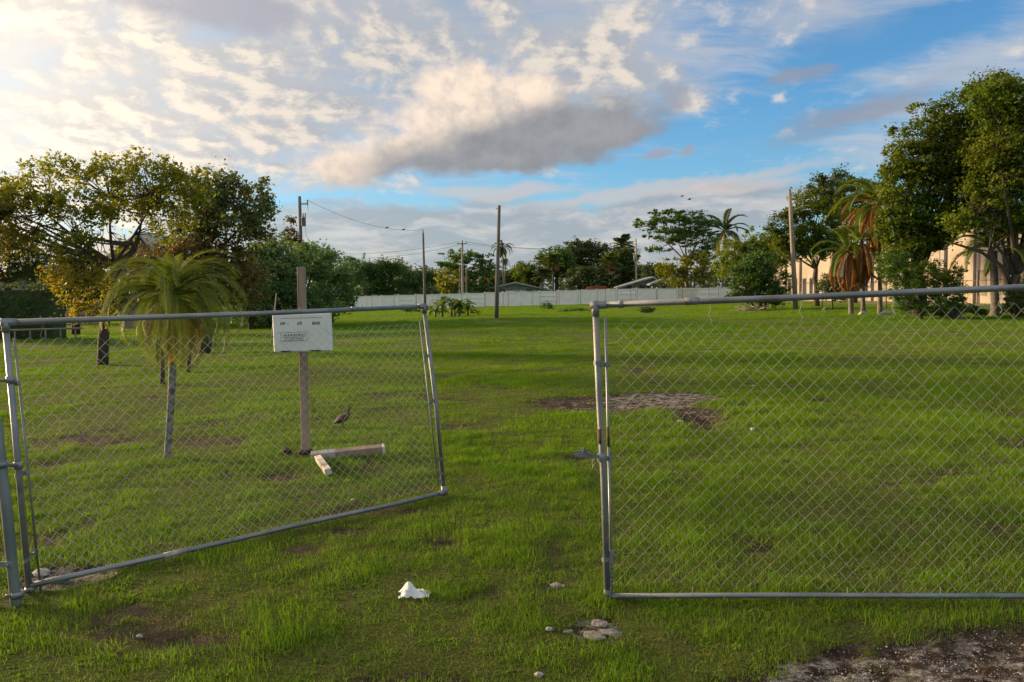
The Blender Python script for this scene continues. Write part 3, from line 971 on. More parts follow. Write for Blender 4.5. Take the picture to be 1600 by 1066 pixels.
# perforated strip low on the stile
s0, s1 = lerp(R_TL, R_BL, .84), lerp(R_TL, R_BL, .97)
MB().box(lerp(s0, s1, .5) + Vector((.028, -.006, 0)), (.016, .006, (s0 - s1).length)).build('steel_strip', CAST, rg)
for k in range(9):
    q = lerp(s0, s1, (k + .5) / 9) + Vector((.028 + .001 * (k % 2), -.0105, 0))
    MB().tube([q, q + Vector((0, .003, 0))], .0042, 6).build('hole', DARKIRON, rg)
# fork latch, lifted, with its hanging lock
lp = lerp(R_TL, R_BL, .522)
lt = MB()
lt.tube([lp - Vector((0, 0, .022)), lp + Vector((0, 0, .022))], .0225, 12)
lt.box(lp + Vector((-.055, -.012, .012)), (.060, .012, .020), mtx=Matrix.Rotation(R(12), 3, 'Y'))
for s_ in (-1, 1):
    lt.prism([lp + Vector((-.075, s_ * .022 - .004, .006)), lp + Vector((-.145, s_ * .03 - .004, .012)), lp + Vector((-.150, s_ * .03 - .004, .026)), lp + Vector((-.10, s_ * .022 - .004, .034)), lp + Vector((-.075, s_ * .022 - .004, .03))], (0, .008, 0))
lt.box(lp + Vector((-.078, 0, .018)), (.012, .05, .024))
lt.prism([lp + Vector((-.105, -.03, .034)), lp + Vector((-.070, -.03, .034)), lp + Vector((-.075, -.03, .046)), lp + Vector((-.098, -.03, .058))], (0, .010, 0))
lo_ = lt.build('latch', CAST, rg)
ck = MB()
for k in range(4):
    c_ = lp + Vector((-.046, -.030, -.012 - k * .014))
    pts = [c_ + Vector((math.cos(q) * (.007 if k % 2 else .002), math.cos(q) * (0 if k % 2 else .007), math.sin(q) * .010)) for q in np.linspace(0, 2 * math.pi, 9)]
    ck.tube(pts, .0022, 5, cap=False)
ck.build('chain', surf('brassy_chain', (.30, .27, .17), (.22, .2, .15), 30, .4, .7), rg)
ptop = P(951, 507, 4.25)
hg = 1.385
mesh_tr = R_TR + Vector((0, 0, -.075)); mesh_br = R_BR + Vector((-.06, 0, .015))
chain_mesh('chain_link_mesh', lerp(R_TL, R_BL, .055) + e_t * .075, mesh_tr, mesh_br, tb_b + Vector((.0, 0, .018)), 2.92, hg + .03, rg,
           droop_top=lambda u: -0.03 * np.sin(np.pi * np.clip(u * 1.6, 0, 1)) , bottom=lambda u: .022 + .02 * np.sin(u * 9), bulge=0.03, seed=2, rad=.00085)
for f in (.20, .355, .51, .685, .86):
    a = lerp(R_TL, R_TR, f)
    MB().tube([a + Vector((0, -.024, .0)), a + Vector((0, 0, .025)), a + Vector((0, .026, 0)), a + Vector((.006, .004, -.04)), a + Vector((-.008, 0, -.080)), a + Vector((.012, 0, -.11)), a + Vector((.0, 0, -.13))], 0.0019, 5).build('tie_wire', WIRE, rg)
for f in (.15, .42, .58, .77):
    a = lerp(R_BL, R_BR, f)
    MB().tube([a + Vector((0, -.02, 0)), a + Vector((0, 0, .021)), a + Vector((.004, .004, .05))], 0.0018, 5).build('tie_wire', WIRE, rg)
rp = R_TR + e_t * .12
rpo = empty('gate_post', (rp.x, rp.y, float(height(rp.x, rp.y))))
tag(rpo, 'steel post past the right edge that carries the right gate leaf', 'post', 'steel gate posts')
MB().tube([Vector((rp.x, rp.y, -.3)), Vector((rp.x, rp.y, 1.75))], .036, 14).build('pipe', GALV, rpo)
MB().tube([(rp.x, rp.y, 1.3), (R_TR.x, R_TR.y, 1.3)], .012, 8).build('hinge', CAST, rpo)
MB().tube([(rp.x, rp.y, .3), (R_BR.x, R_BR.y, .3)], .012, 8).build('hinge', CAST, rpo)

# ------------------------------------------------------------------ permit box on its wooden post
WOOD = surf('weathered_post_wood', (0.28, 0.20, 0.145), (0.40, 0.30, 0.22), 2.2, 0.85, 0, 0.5, 30, stretch=(9, 9, 0.8), extra=[((.07, .045, .035), 3, .56, .7, .7)])
BOXW = surf('white_board', (0.86, 0.86, 0.84), (0.76, 0.76, 0.74), 3, 0.45, 0, 0.05, 30, extra=[((.42, .40, .36), 4, .60, .76, .5)])
INK = surf('black_ink', (0.012, 0.012, 0.014), (0.03, 0.03, 0.03), 40, 0.6)
D = 8.15
bc = P(473, 519, D)
pb = ground_at(478, 712)
wp = empty('wooden_post', pb)
tag(wp, 'square weathered wooden post that stands in the grass behind the left gate', 'post')
p_top = P(474.5, 418, D + .14)
dv = (p_top - pb)
ob = MB(); 
ax = (Vector((p_top.x, pb.y, p_top.z)) - pb)
M_ = ax.normalized().to_track_quat('Z', 'Y').to_matrix()
ob.box(pb + ax * .5 - ax.normalized() * .1, (.074, .074, ax.length + .2), mtx=M_, bev=.004)
ob.build('timber', WOOD, wp)
cl_ = MB()
g_ = np.random.default_rng(3)
for k in range(14):
    q = Vector((pb.x + g_.normal() * .075, pb.y + g_.normal() * .06, pb.z + .02 + abs(g_.normal()) * .02))
    cl_.lathe(q, [(.001, -.03), (.035, -.02), (.05 * g_.random() + .015, .01), (.001, .035)], 6, smooth=False)
cl_.build('earth_clods', surf('dark_earth', (.035, .022, .014), (.08, .055, .04), 12, .95, 0, .6), wp)['kind'] = 'stuff'
# the box: front plate, body behind it, printed front
bw, bh, bd = 92 / F_PX * D, 62 / F_PX * D, .075
bx_o = empty('permit_box', bc)
bx_o.rotation_euler = (0, R(-1.0), R(-4))
tag(bx_o, 'white flat permit box with black print mounted on the wooden post', 'box')
def bloc(mb, name, mat):
    o = bpy.data.objects.new(name, mb.mesh(name, mat)); return link(o, bx_o)
m1 = MB(); m1.box((0, 0, 0), (bw, bd, bh), bev=.012); bloc(m1, 'box_body', BOXW)
m1 = MB(); m1.box((0, -bd / 2 - .002, -.006), (bw - .022, .012, bh - .036), bev=.003); bloc(m1, 'front_flap', BOXW)
fy = -bd / 2 - .0085
def stroke(x0, x1, z0, z1, name='printed_rule'):
    m = MB(); m.box(((x0 + x1) / 2, fy - .0006, (z0 + z1) / 2), (abs(x1 - x0), .0012, abs(z1 - z0))); return bloc(m, name, INK)
def px_x(px_): return (px_ - 473) / F_PX * D
def px_z(py_): return (519 - py_) / F_PX * D
def lettering(txt, px0, px1, pyc, h_px, bold=True):
    cu = bpy.data.curves.new('lettering', 'FONT')
    cu.body = txt; cu.size = 1.0; cu.extrude = 0.012; cu.offset = 0.034 if bold else 0.0; cu.resolution_u = 3
    if bold and len(txt) < 7: cu.shear = 0.0
    if ' ' in txt: pass
    tmp = bpy.data.objects.new('lettering', cu)
    me = bpy.data.meshes.new_from_object(tmp)
    bpy.data.objects.remove(tmp)
    co = np.zeros(len(me.vertices) * 3, np.float32); me.vertices.foreach_get('co', co); co = co.reshape(-1, 3)
    mn, mx_ = co.min(0), co.max(0)
    tw, th = (px1 - px0) / F_PX * D, h_px / F_PX * D
    out_ = np.zeros_like(co)
    out_[:, 0] = (co[:, 0] - mn[0]) / (mx_[0] - mn[0]) * tw + px_x(px0)
    out_[:, 2] = (co[:, 1] - mn[1]) / (mx_[1] - mn[1]) * th + px_z(pyc) - th / 2
    out_[:, 1] = fy - .0015 - co[:, 2] * .02
    me.vertices.foreach_set('co', out_.ravel()); me.materials.append(INK); me.update()
    o = link(bpy.data.objects.new('lettering', me), bx_o)
    return o
lettering('JOB', 440, 448, 505, 4.6)
lettering('LOT', 467.5, 475, 505, 4.6)
lettering('BLOCK', 491.5, 504, 505.5, 4.6)
lettering('W A R N I N G !', 444.5, 479, 523, 3.4)
stroke(px_x(450.5), px_x(455), px_z(505.5), px_z(504.9))
stroke(px_x(441), px_x(507), px_z(497.0), px_z(496.6))
for (x0, x1, y_) in ((440.5, 482, 518.6), (440.5, 482, 532.4)):
    stroke(px_x(x0), px_x(x1), px_z(y_ + .25), px_z(y_ - .1))
for x_ in (440.5, 482):
    stroke(px_x(x_ - .15), px_x(x_ + .15), px_z(532.3), px_z(518.8))
for (y_, xs) in ((526.2, ((443, 455), (456, 468), (469, 479))), (528.6, ((447, 452), (453, 463), (464, 476))), (531, ((445, 450), (451, 461), (462, 466), (467, 478)))):
    for x0, x1 in xs:
        stroke(px_x(x0), px_x(x1 - .6), px_z(y_ + .35), px_z(y_ - .35), 'small_print')
for x0, x1 in ((440, 456), (487, 503)):
    m = MB()
    m.tube([(px_x(x0), fy - .004, -bh / 2 + .012), (px_x(x1), fy - .004, -bh / 2 + .012)], .0055, 8)
    for k in range(5):
        xx = px_x(x0) + (px_x(x1) - px_x(x0)) * (k + .5) / 5
        m.tube([(xx - .006, fy - .004, -bh / 2 + .012), (xx + .006, fy - .004, -bh / 2 + .012)], .008, 8)
    bloc(m, 'hinge', DARKIRON)
# the black cable that hangs from the rail over it
# ------------------------------------------------------------------ fallen timbers
PAINTED = surf('peeling_white_paint', (0.62, 0.60, 0.55), (0.45, 0.36, 0.30), 3, 0.7, 0, 0.4, 30, extra=[((.30, .17, .12), 5, .5, .62, .8), ((.05, .04, .03), 10, .66, .72, .9)])
BROWNED = surf('worn_brown_paint', (0.33, 0.20, 0.15), (0.46, 0.31, 0.24), 4, 0.8, 0, 0.4, 30, stretch=(1, 1, 1), extra=[((.6, .57, .52), 6, .58, .68, .6)])
def timber(name, a, b, w_, t_, mat, roll=0.0):
    m = MB(); ax_ = b - a
    q = ax_.normalized().to_track_quat('X', 'Z').to_matrix()
    q = q @ Matrix.Rotation(roll, 3, 'X')
    m.box((a + b) / 2, (ax_.length, w_, t_), mtx=q, bev=.004)
    return m
ta = ground_at(487, 718); tb = ground_at(601, 712)
ta.z += .035; tb.z += .075
f1 = timber('x', ta, tb, .075, .075, None, .3).build('fallen_timber', [None, ] and BROWNED)
tag(f1, 'longer fallen timber with peeling white and brown paint lying in the grass', 'timber', 'fallen painted timbers')
f1b = timber('x', lerp(ta, tb, -.003), lerp(ta, tb, .33), .078, .078, None, .3)
c1 = f1b.build('white_paint', PAINTED); c1.parent = f1
f1e = timber('x', lerp(ta, tb, .968), lerp(ta, tb, 1.004), .079, .079, None, .3).build('white_end', BOXW); f1e.parent = f1
sa = ground_at(497, 722); sb = ground_at(513, 745); sa.z += .04; sb.z += .045
f2 = timber('x', sa, sb, .062, .06, None, .2).build('fallen_timber', PAINTED)
tag(f2, 'short white stub of timber lying beside the long fallen one', 'timber', 'fallen painted timbers')

# ------------------------------------------------------------------ ground bird
bp_ = ground_at(537, 668)
FEATH = surf('brown_feathers', (0.050, 0.035, 0.026), (0.13, 0.10, 0.08), 60, 0.8, 0, 0.5, 120, extra=[((.26, .22, .18), 90, .6, .68, .7)])
brd = empty('bird', bp_)
brd.scale = (.93, .93, .93)
tag(brd, 'brown long necked bird standing in the grass right of the wooden post', 'bird')
m = MB()
prof = [((-.135, 0, .055), .006), ((-.12, 0, .065), .020), ((-.09, 0, .085), .036), ((-.05, 0, .105), .052), ((-.01, 0, .125), .056), ((.03, 0, .15), .046), ((.055, 0, .178), .032), ((.070, .0, .205), .020), ((.068, 0, .232), .016), ((.070, 0, .250), .019), ((.084, 0, .262), .021), ((.10, 0, .262), .014), ((.114, 0, .257), .006), ((.135, 0, .250), .0022)]
m.tube([Vector(p) + bp_ for p, r_ in prof], [r_ for p, r_ in prof], 12)
m.build('body', FEATH, brd)
m = MB()
for s_ in (-1, 1):
    m.tube([bp_ + Vector((-.11, s_ * .035, .075)), bp_ + Vector((-.04, s_ * .050, .118)), bp_ + Vector((.02, s_ * .044, .148))], [.006, .022, .010], 8)
o_w = m.build('wings', FEATH, brd); tag(o_w, kind='stuff')
for s_ in (-1, 1):
    MB().tube([bp_ + Vector((-.005, s_ * .022, .10)), bp_ + Vector((-.014, s_ * .022, .05)), bp_ + Vector((-.004, s_ * .022, .0)), bp_ + Vector((.025, s_ * .022, .002))], [.007, .004, .0035, .003], 6).build('leg', DARKIRON, brd)

# ------------------------------------------------------------------ litter and stones
PAPER = surf('white_paper', (0.80, 0.80, 0.79), (0.70, 0.70, 0.69), 9, 0.8, 0, 0.15, 40)
tc = ground_at(648, 932)
KEEP_OUT.append((tc.x, tc.y, .06))
N_ = 22
vs_, fs = [], []
for j in range(N_):
    for i in range(N_):
        u, v = i / (N_ - 1) - .5, j / (N_ - 1) - .5
        a = math.atan2(v, u); r_ = max(abs(u), abs(v)) * 2
        fold = abs(((a * 11 / (2 * math.pi)) % 1) - .5) * 2
        peak = math.exp(-((u + .18) ** 2 + (v * .9) ** 2) * 20)
        z = .006 + .066 * peak + .024 * fold * r_ * (1 - .75 * r_) + .008 * math.sin(u * 23 + v * 17) * (1 - peak) * (1 - r_ * .6) + .004 * math.sin(v * 41 + u * 9)
        vs_.append((tc.x + u * .165 * (1 - .25 * abs(v)) * (1 + .12 * math.sin(a * 7)), tc.y + v * .11 * (1 + .25 * math.sin(a * 5 + 1)), tc.z + max(.002, z) + .006))
for j in range(N_ - 1):
    for i in range(N_ - 1):
        a = j * N_ + i
        fs.append((a, a + 1, a + N_ + 1, a + N_))
me = bpy.data.meshes.new('crumpled_paper'); me.from_pydata(vs_, [], fs); me.materials.append(PAPER)
o = link(bpy.data.objects.new('crumpled_paper', me))
sm = o.modifiers.new('thick', 'SOLIDIFY'); sm.thickness = .0008
tag(o, 'crumpled white paper tissue lying in the grass between the gate leaves', 'litter')

STONE = surf('pale_stone', (0.17, 0.155, 0.135), (0.29, 0.27, 0.24), 14, 0.9, 0, 0.6, 60, extra=[((.10, .08, .06), 9, .58, .7, .8)])
CHALK = surf('chalky_chip', (0.50, 0.48, 0.45), (0.36, 0.34, 0.31), 20, 0.8, 0, 0.3, 60)
def rock_mesh(seed, sx, sy, sz, n=9, rings=5, jag=.28):
    g = np.random.default_rng(seed)
    m = MB(); vs_, fs = [], []
    for j in range(rings + 1):
        ph = math.pi * j / rings
        for i in range(n):
            th = 2 * math.pi * i / n + g.normal() * .1
            k = 1 + g.normal() * jag * .5
            vs_.append((sx / 2 * math.sin(ph) * math.cos(th) * k, sy / 2 * math.sin(ph) * math.sin(th) * k, sz / 2 * math.cos(ph) * (1 + g.normal() * .08)))
    for j in range(rings):
        for i in range(n):
            k = (i + 1) % n
            fs.append((j * n + i, (j + 1) * n + i, (j + 1) * n + k, j * n + k))
    m.add(vs_, fs)
    return m
def stone(px_, py_, sx, sy, sz, label, seed, mat=STONE, name='stone', cat='stone', lift=.25, rz=0):
    c = ground_at(px_, py_)
    KEEP_OUT.append((c.x, c.y, max(sx, sy) * .42))
    o = rock_mesh(seed, sx, sy, sz).build(name, mat, None, (c.x, c.y, c.z + sz * lift), rz)
    tag(o, label, cat, 'stones and chips lying in the grass')
    return o
stone(870, 917, .075, .07, .03, 'small grey stone in the grass left of the right gate leaf foot', 1)
stone(936, 975, .085, .10, .014, 'flat grey slab of stone just below the foot of the right gate leaf', 2, rz=.3)
stone(928, 994, .10, .12, .013, 'second flat grey slab touching the one below the gate foot', 3, rz=.9)
stone(955, 990, .11, .07, .018, 'thin grey flake of stone on the right of the two slabs', 4, rz=-.3)
stone(888, 988, .055, .03, .014, 'grey sliver of stone left of the flat slabs', 5, rz=.4)
stone(858, 985, .040, .028, .022, 'white chip in the grass left of the grey sliver', 6, CHALK)
stone(842, 1057, .038, .03, .026, 'white chip near the bottom edge of the picture', 7, CHALK)
stone(218, 996, .030, .022, .022, 'white chip in the grass below the bottom rail of the left gate', 8, CHALK)
stone(1063, 659, .085, .05, .03, 'white chip on the near edge of the bare soil patch', 9, CHALK)
stone(1176, 673, .085, .06, .05, 'white crumpled chip in the grass right of the bare patch', 10, CHALK, rz=.7)
stone(851, 686, .09, .05, .02, 'faint grey flake in the grass left of the bare patch', 11, STONE, rz=.5)
stone(1177, 604, .06, .05, .04, 'small white chip beyond the right end of the bare patch', 12, CHALK)
stone(552, 782, .045, .03, .02, 'pale chip behind the bottom rail of the left gate', 13, CHALK)
stone(66, 898, .10, .09, .05, 'pale broken stone beside the hinge corner of the left gate', 14, CHALK)
stone(90, 908, .16, .10, .03, 'wide pale slab half sunk in soil by the left gate corner', 15, STONE)
stone(1010, 921 + 8, .02, .02, .012, 'tiny white chip beside the bottom rail of the right gate', 16, CHALK)

# gravel and crumbs on the bare spots
pc = bpy.data.collections.new('pebbles')
for i in range(6):
    me = rock_mesh(60 + i, 1, .8, .55, 6, 4, .3).mesh('pebble', STONE if i < 3 else (CHALK if i < 4 else surf('brown_crumb%d' % i, (.05, .035, .025), (.11, .08, .06), 9, .95)))
    pc.objects.link(bpy.data.objects.new('pebble_%d' % i, me))
g = np.random.default_rng(77)
px_all, py_all = [], []
for (c, rx, ry, an, sa) in BARE:
    n = int(min(5200, 3600 * rx * ry * 3.1 + 20) * (1 if c[1] < 6 else .04))
    px_all.append(c[0] + (g.random(n) * 2 - 1) * rx * 1.2); py_all.append(c[1] + (g.random(n) * 2 - 1) * ry * 1.2)
x = np.concatenate(px_all); y = np.concatenate(py_all)
b, s, d, l = soil_maps(x, y)
k = g.random(len(x)) < b
x, y, s = x[k], y[k], s[k]
n = len(x)
sz = (.0028 + .009 * g.random(n) ** 4) * (1 + (y > 7) * 1.2)
pick = np.where(g.random(n) < .25 + .5 * s, g.integers(0, 4, n), g.integers(4, 6, n))
gv = scatter('gravel', np.stack([x, y, height(x, y) - .012 + sz * .2], 1), np.stack([g.random(n) * .5, g.random(n) * .5, g.random(n) * 6.28], 1), np.stack([sz] * 3, 1), pick, pc)
tag(gv, kind='stuff')

# ------------------------------------------------------------------ trees
BARK = surf('grey_brown_bark', (0.050, 0.036, 0.027), (0.105, 0.080, 0.060), 5, 0.95, 0, 0.9, 14, stretch=(3, 3, .8))
BARK_R = surf('reddish_bark', (0.16, 0.085, 0.055), (0.24, 0.15, 0.10), 5, 0.9, 0, 0.8, 14, stretch=(3, 3, .8))
BARK_P = surf('palm_trunk_bark', (0.11, 0.095, 0.080), (0.20, 0.18, 0.155), 3, 0.9, 0, 0.8, 12, stretch=(1, 1, 6))
LF_A = leaf_mat('olive_leaf', (0.105, 0.150, 0.020), (0.23, 0.265, 0.032), (0.26, 0.24, 0.028), 0.6, 0.5, 0.45) # (0.074, 0.109, 0.019), (0.178, 0.202, 0.028), (0.310, 0.232, 0.028), 0.45, 0.5, 0.45)
LF_AY = leaf_mat('sunlit_yellow_leaf', (0.16, 0.175, 0.020), (0.29, 0.275, 0.030), (0.27, 0.215, 0.03), 0.5, 0.8, 0.5) # (0.155, 0.147, 0.019), (0.372, 0.295, 0.031), (0.403, 0.232, 0.034), 0.5, 0.8, 0.5)
LF_B = leaf_mat('grey_green_leaf', (0.085, 0.125, 0.055), (0.16, 0.21, 0.085), (0.17, 0.17, 0.05), 0.45, 0.5, 0.3) # (0.062, 0.093, 0.046), (0.124, 0.163, 0.074), (0.132, 0.132, 0.046), 0.35, 0.5, 0.3)
LF_BR = leaf_mat('russet_leaf', (0.105, 0.085, 0.035), (0.20, 0.145, 0.055), (0.13, 0.13, 0.04), 0.35, 0.8, 0.5) # (0.155, 0.109, 0.046), (0.310, 0.202, 0.085), (0.155, 0.147, 0.046), 0.4, 0.8, 0.5)
LF_D = leaf_mat('dark_green_leaf', (0.038, 0.072, 0.026), (0.090, 0.140, 0.042), (0.12, 0.135, 0.032), 0.3, 0.25, 0.35) # (0.028, 0.059, 0.019), (0.078, 0.127, 0.034), (0.109, 0.124, 0.028), 0.25, 0.25, 0.35)
LF_L = leaf_mat('tree_line_leaf', (0.085, 0.165, 0.070), (0.165, 0.275, 0.10), (0.18, 0.27, 0.07), 0.3, 0.15, 0.4) # (0.034, 0.078, 0.026), (0.085, 0.163, 0.043), (0.093, 0.155, 0.031), 0.28, 0.15, 0.4)
LF_R = leaf_mat('right_tree_leaf', (0.048, 0.100, 0.012), (0.135, 0.215, 0.020), (0.175, 0.185, 0.020), 0.38, 0.25, 0.5) # (0.046, 0.081, 0.014), (0.155, 0.194, 0.025), (0.202, 0.171, 0.022), 0.35, 0.3, 0.5)
LF_Y = leaf_mat('bright_green_leaf', (0.093, 0.155, 0.019), (0.217, 0.295, 0.028), (0.232, 0.248, 0.031), 0.4, 0.4, 0.4)
LF_M = leaf_mat('mid_green_leaf', (0.039, 0.105, 0.025), (0.109, 0.202, 0.040), (0.116, 0.171, 0.031), 0.3, 0.4, 0.35)
PALM_G = leaf_mat('palm_frond_green', (0.075, 0.125, 0.020), (0.165, 0.225, 0.032), (0.17, 0.20, 0.03), 0.38, 1.5, 0.35, 0.5) # (0.085, 0.132, 0.022), (0.178, 0.232, 0.037), (0.186, 0.209, 0.031), 0.35, 1.5, 0.35, 0.45)
PALM_D = leaf_mat('palm_frond_dark', (0.045, 0.075, 0.030), (0.10, 0.145, 0.05), (0.12, 0.13, 0.04), 0.3, 1.0, 0.3, 0.5) # (0.034, 0.062, 0.025), (0.085, 0.124, 0.043), (0.109, 0.116, 0.039), 0.3, 1.0, 0.3, 0.5)
PALM_DEAD = leaf_mat('palm_frond_dead', (0.22, 0.095, 0.030), (0.40, 0.19, 0.065), (0.28, 0.17, 0.09), 0.35, 1.0, 0.4, 0.8)
PALM_TAN = leaf_mat('palm_frond_tan', (0.17, 0.095, 0.040), (0.32, 0.20, 0.09), (0.15, 0.14, 0.05), 0.3, 1.0, 0.5, 0.8)
PALM_YL = leaf_mat('palm_frond_yellow', (0.15, 0.12, 0.02), (0.26, 0.19, 0.035), (0.24, 0.12, 0.03), 0.4, 1.0, 0.4, 0.6)

def B(px, py, rpx, rpy, depth, rd=None, dd=0.0):
    d = depth + dd
    return (P(px, py, d), (rpx * d / F_PX, (rd if rd is not None else (rpx + rpy) / 2 * d / F_PX), rpy * d / F_PX))

def leaf_cloud(name, C_, size, tint, mat, parent, g, aspect=0.5, up=0.35, hang=0.0):
    n = len(C_)
    nrm = g.normal(size=(n, 3)); nrm[:, 2] = np.abs(nrm[:, 2]) + up
    nrm /= np.linalg.norm(nrm, axis=1, keepdims=True)
    a = g.normal(size=(n, 3)); a[:, 2] -= hang
    a -= nrm * (a * nrm).sum(1, keepdims=True)
    a /= np.linalg.norm(a, axis=1, keepdims=True)
    b = np.cross(nrm, a)
    s = (size * (0.45 + 1.1 * g.random(n) ** 1.4))[:, None]
    fold = nrm * s * (0.18 * g.normal(size=(n, 1)))
    V = np.stack([C_ - a * s * .5, C_ - b * s * aspect * .5 + fold, C_ + a * s * .5, C_ + b * s * aspect * .5 + fold], 1).reshape(-1, 3)
    idx = np.arange(n) * 4
    F = np.concatenate([np.stack([idx, idx + 1, idx + 2], 1), np.stack([idx, idx + 2, idx + 3], 1)])
    me = mesh_np(name, V - np.array(parent.location)[None], F, 3, mat, False, dict(tint=np.repeat(np.clip(tint, 0, 1), 4)))
    o = link(bpy.data.objects.new(name, me), parent)
    return o

def tips_in(blobs, n, g, shell=0.55):
    vol = np.array([r[0] * r[1] * r[2] for c, r in blobs]) ** 0.75
    pr = vol / vol.sum()
    which = g.choice(len(blobs), n, p=pr)
    d = g.normal(size=(n, 3)); d /= np.linalg.norm(d, axis=1, keepdims=True)
    rr = g.random(n) ** (1 / 3 * shell * 1.6 + .05)
    C_ = np.array([tuple(blobs[i][0]) for i in which]); Rr = np.array([blobs[i][1] for i in which])
    return C_ + d * rr[:, None] * Rr, which

def kmeans(X, k, g, it=8):
    c = X[g.choice(len(X), k, replace=False)]
    for _ in range(it):
        a = np.argmin(((X[:, None] - c[None]) ** 2).sum(-1), 1)
        for j in range(k):
            if (a == j).any(): c[j] = X[a == j].mean(0)
    return a, c

def limbs(m, base, forks, tips, g, r0, k=6, twig=True, bend=.12, sides=6, maxtw=260):
    base = Vector(base); fork = Vector(forks)
    n_ = 5
    mid = [lerp(base, fork, t) + Vector((g.normal() * r0 * .5, g.normal() * r0 * .5, 0)) * math.sin(math.pi * t) for t in np.linspace(0, 1, n_)]
    mid[0] = base - Vector((0, 0, .15))
    m.tube(mid, [r0 * q for q in np.linspace(1.25, .85, n_)], 9)
    k = max(1, min(k, len(tips)))
    a, c = kmeans(tips, k, g)
    for j in range(k):
        mine = tips[a == j]
        if not len(mine): continue
        end = Vector(c[j]) * .85 + fork * .15
        L_ = (end - fork).length
        bow = Vector((g.normal() * bend * L_, g.normal() * bend * L_, L_ * (.10 + g.normal() * .04)))
        P3 = [fork * (1 - t) ** 2 + (lerp(fork, end, .5) + bow * -.6) * 2 * t * (1 - t) + end * t * t for t in np.linspace(0, 1, 7)]
        rl = r0 * (.42 + .16 * g.random())
        m.tube(P3, [rl * (1 - .75 * t) for t in np.linspace(0, 1, 7)], sides)
        if twig:
            sub = mine if len(mine) < maxtw / k else mine[g.choice(len(mine), int(maxtw / k), replace=False)]
            for tp in sub:
                tp = Vector(tp)
                s_ = int(g.integers(2, 7))
                st_ = P3[s_]
                # leave from the nearest stretch of the limb
                st_ = min(P3[2:], key=lambda q: (q - tp).length + g.random() * .25 * L_)
                l2 = (tp - st_).length
                md = lerp(st_, tp, .5) + Vector((g.normal(), g.normal(), g.normal() + .4)) * l2 * .09
                m.tube([st_, md, tp], [rl * .26, rl * .13, max(.003, rl * .04)], 4, cap=False)

def tree(label, base, fork, blobs, n_tips, clump, per, size, mat, bark=None, r0=.2, k=6, seed=0, group=None, name='tree', cat='tree', mats2=None, hang=0.0, shell=.55, extra_trunks=(), flat=.7, twigs=260, aspect=.5, trunk_name='trunk', crown_name='crown', bend=.12):
    g = np.random.default_rng(seed + 1000)
    root = empty(name, base)
    tag(root, label, cat, group)
    tips, which = tips_in(blobs, n_tips, g, shell)
    m = MB()
    limbs(m, base, fork, tips, g, r0, k, True, bend, maxtw=twigs)
    for (b2, f2, r2, kk) in extra_trunks:
        limbs(m, b2, f2, tips[g.random(len(tips)) < .4], g, r2, kk, True, bend, maxtw=twigs // 3)
    m.build(trunk_name, bark or BARK, root)
    groups = {}
    for i in range(n_tips):
        mt = mat
        if mats2:
            mt = mats2[which[i]] or mat
        groups.setdefault(mt.name, []).append(i)
    for mn, ii in groups.items():
        T = tips[ii]
        npc = (per * (.5 + g.random(len(ii)))).astype(int)
        C_ = np.repeat(T, npc, axis=0)
        cr = np.repeat(clump * (.45 + 1.0 * g.random(len(ii)) ** 1.3), npc)[:, None]
        an_ = np.repeat(.45 + 1.1 * g.random((len(ii), 3)), npc, axis=0)
        rad_ = g.random((len(C_), 1)) ** .6 * 1.25
        off = g.normal(size=C_.shape); off /= np.linalg.norm(off, axis=1, keepdims=True)
        off = off * rad_ * cr * an_
        off[:, 2] *= flat
        if hang:
            off[:, 2] -= np.abs(g.normal(size=len(C_))) * cr[:, 0] * hang
        ct = np.repeat(.05 + .85 * g.random(len(ii)), npc)
        tint = ct + g.normal(size=len(C_)) * .18
        leaf_cloud(crown_name, C_ + off, size, tint, bpy.data.materials[mn], root, g, aspect=aspect, hang=hang)
    return root

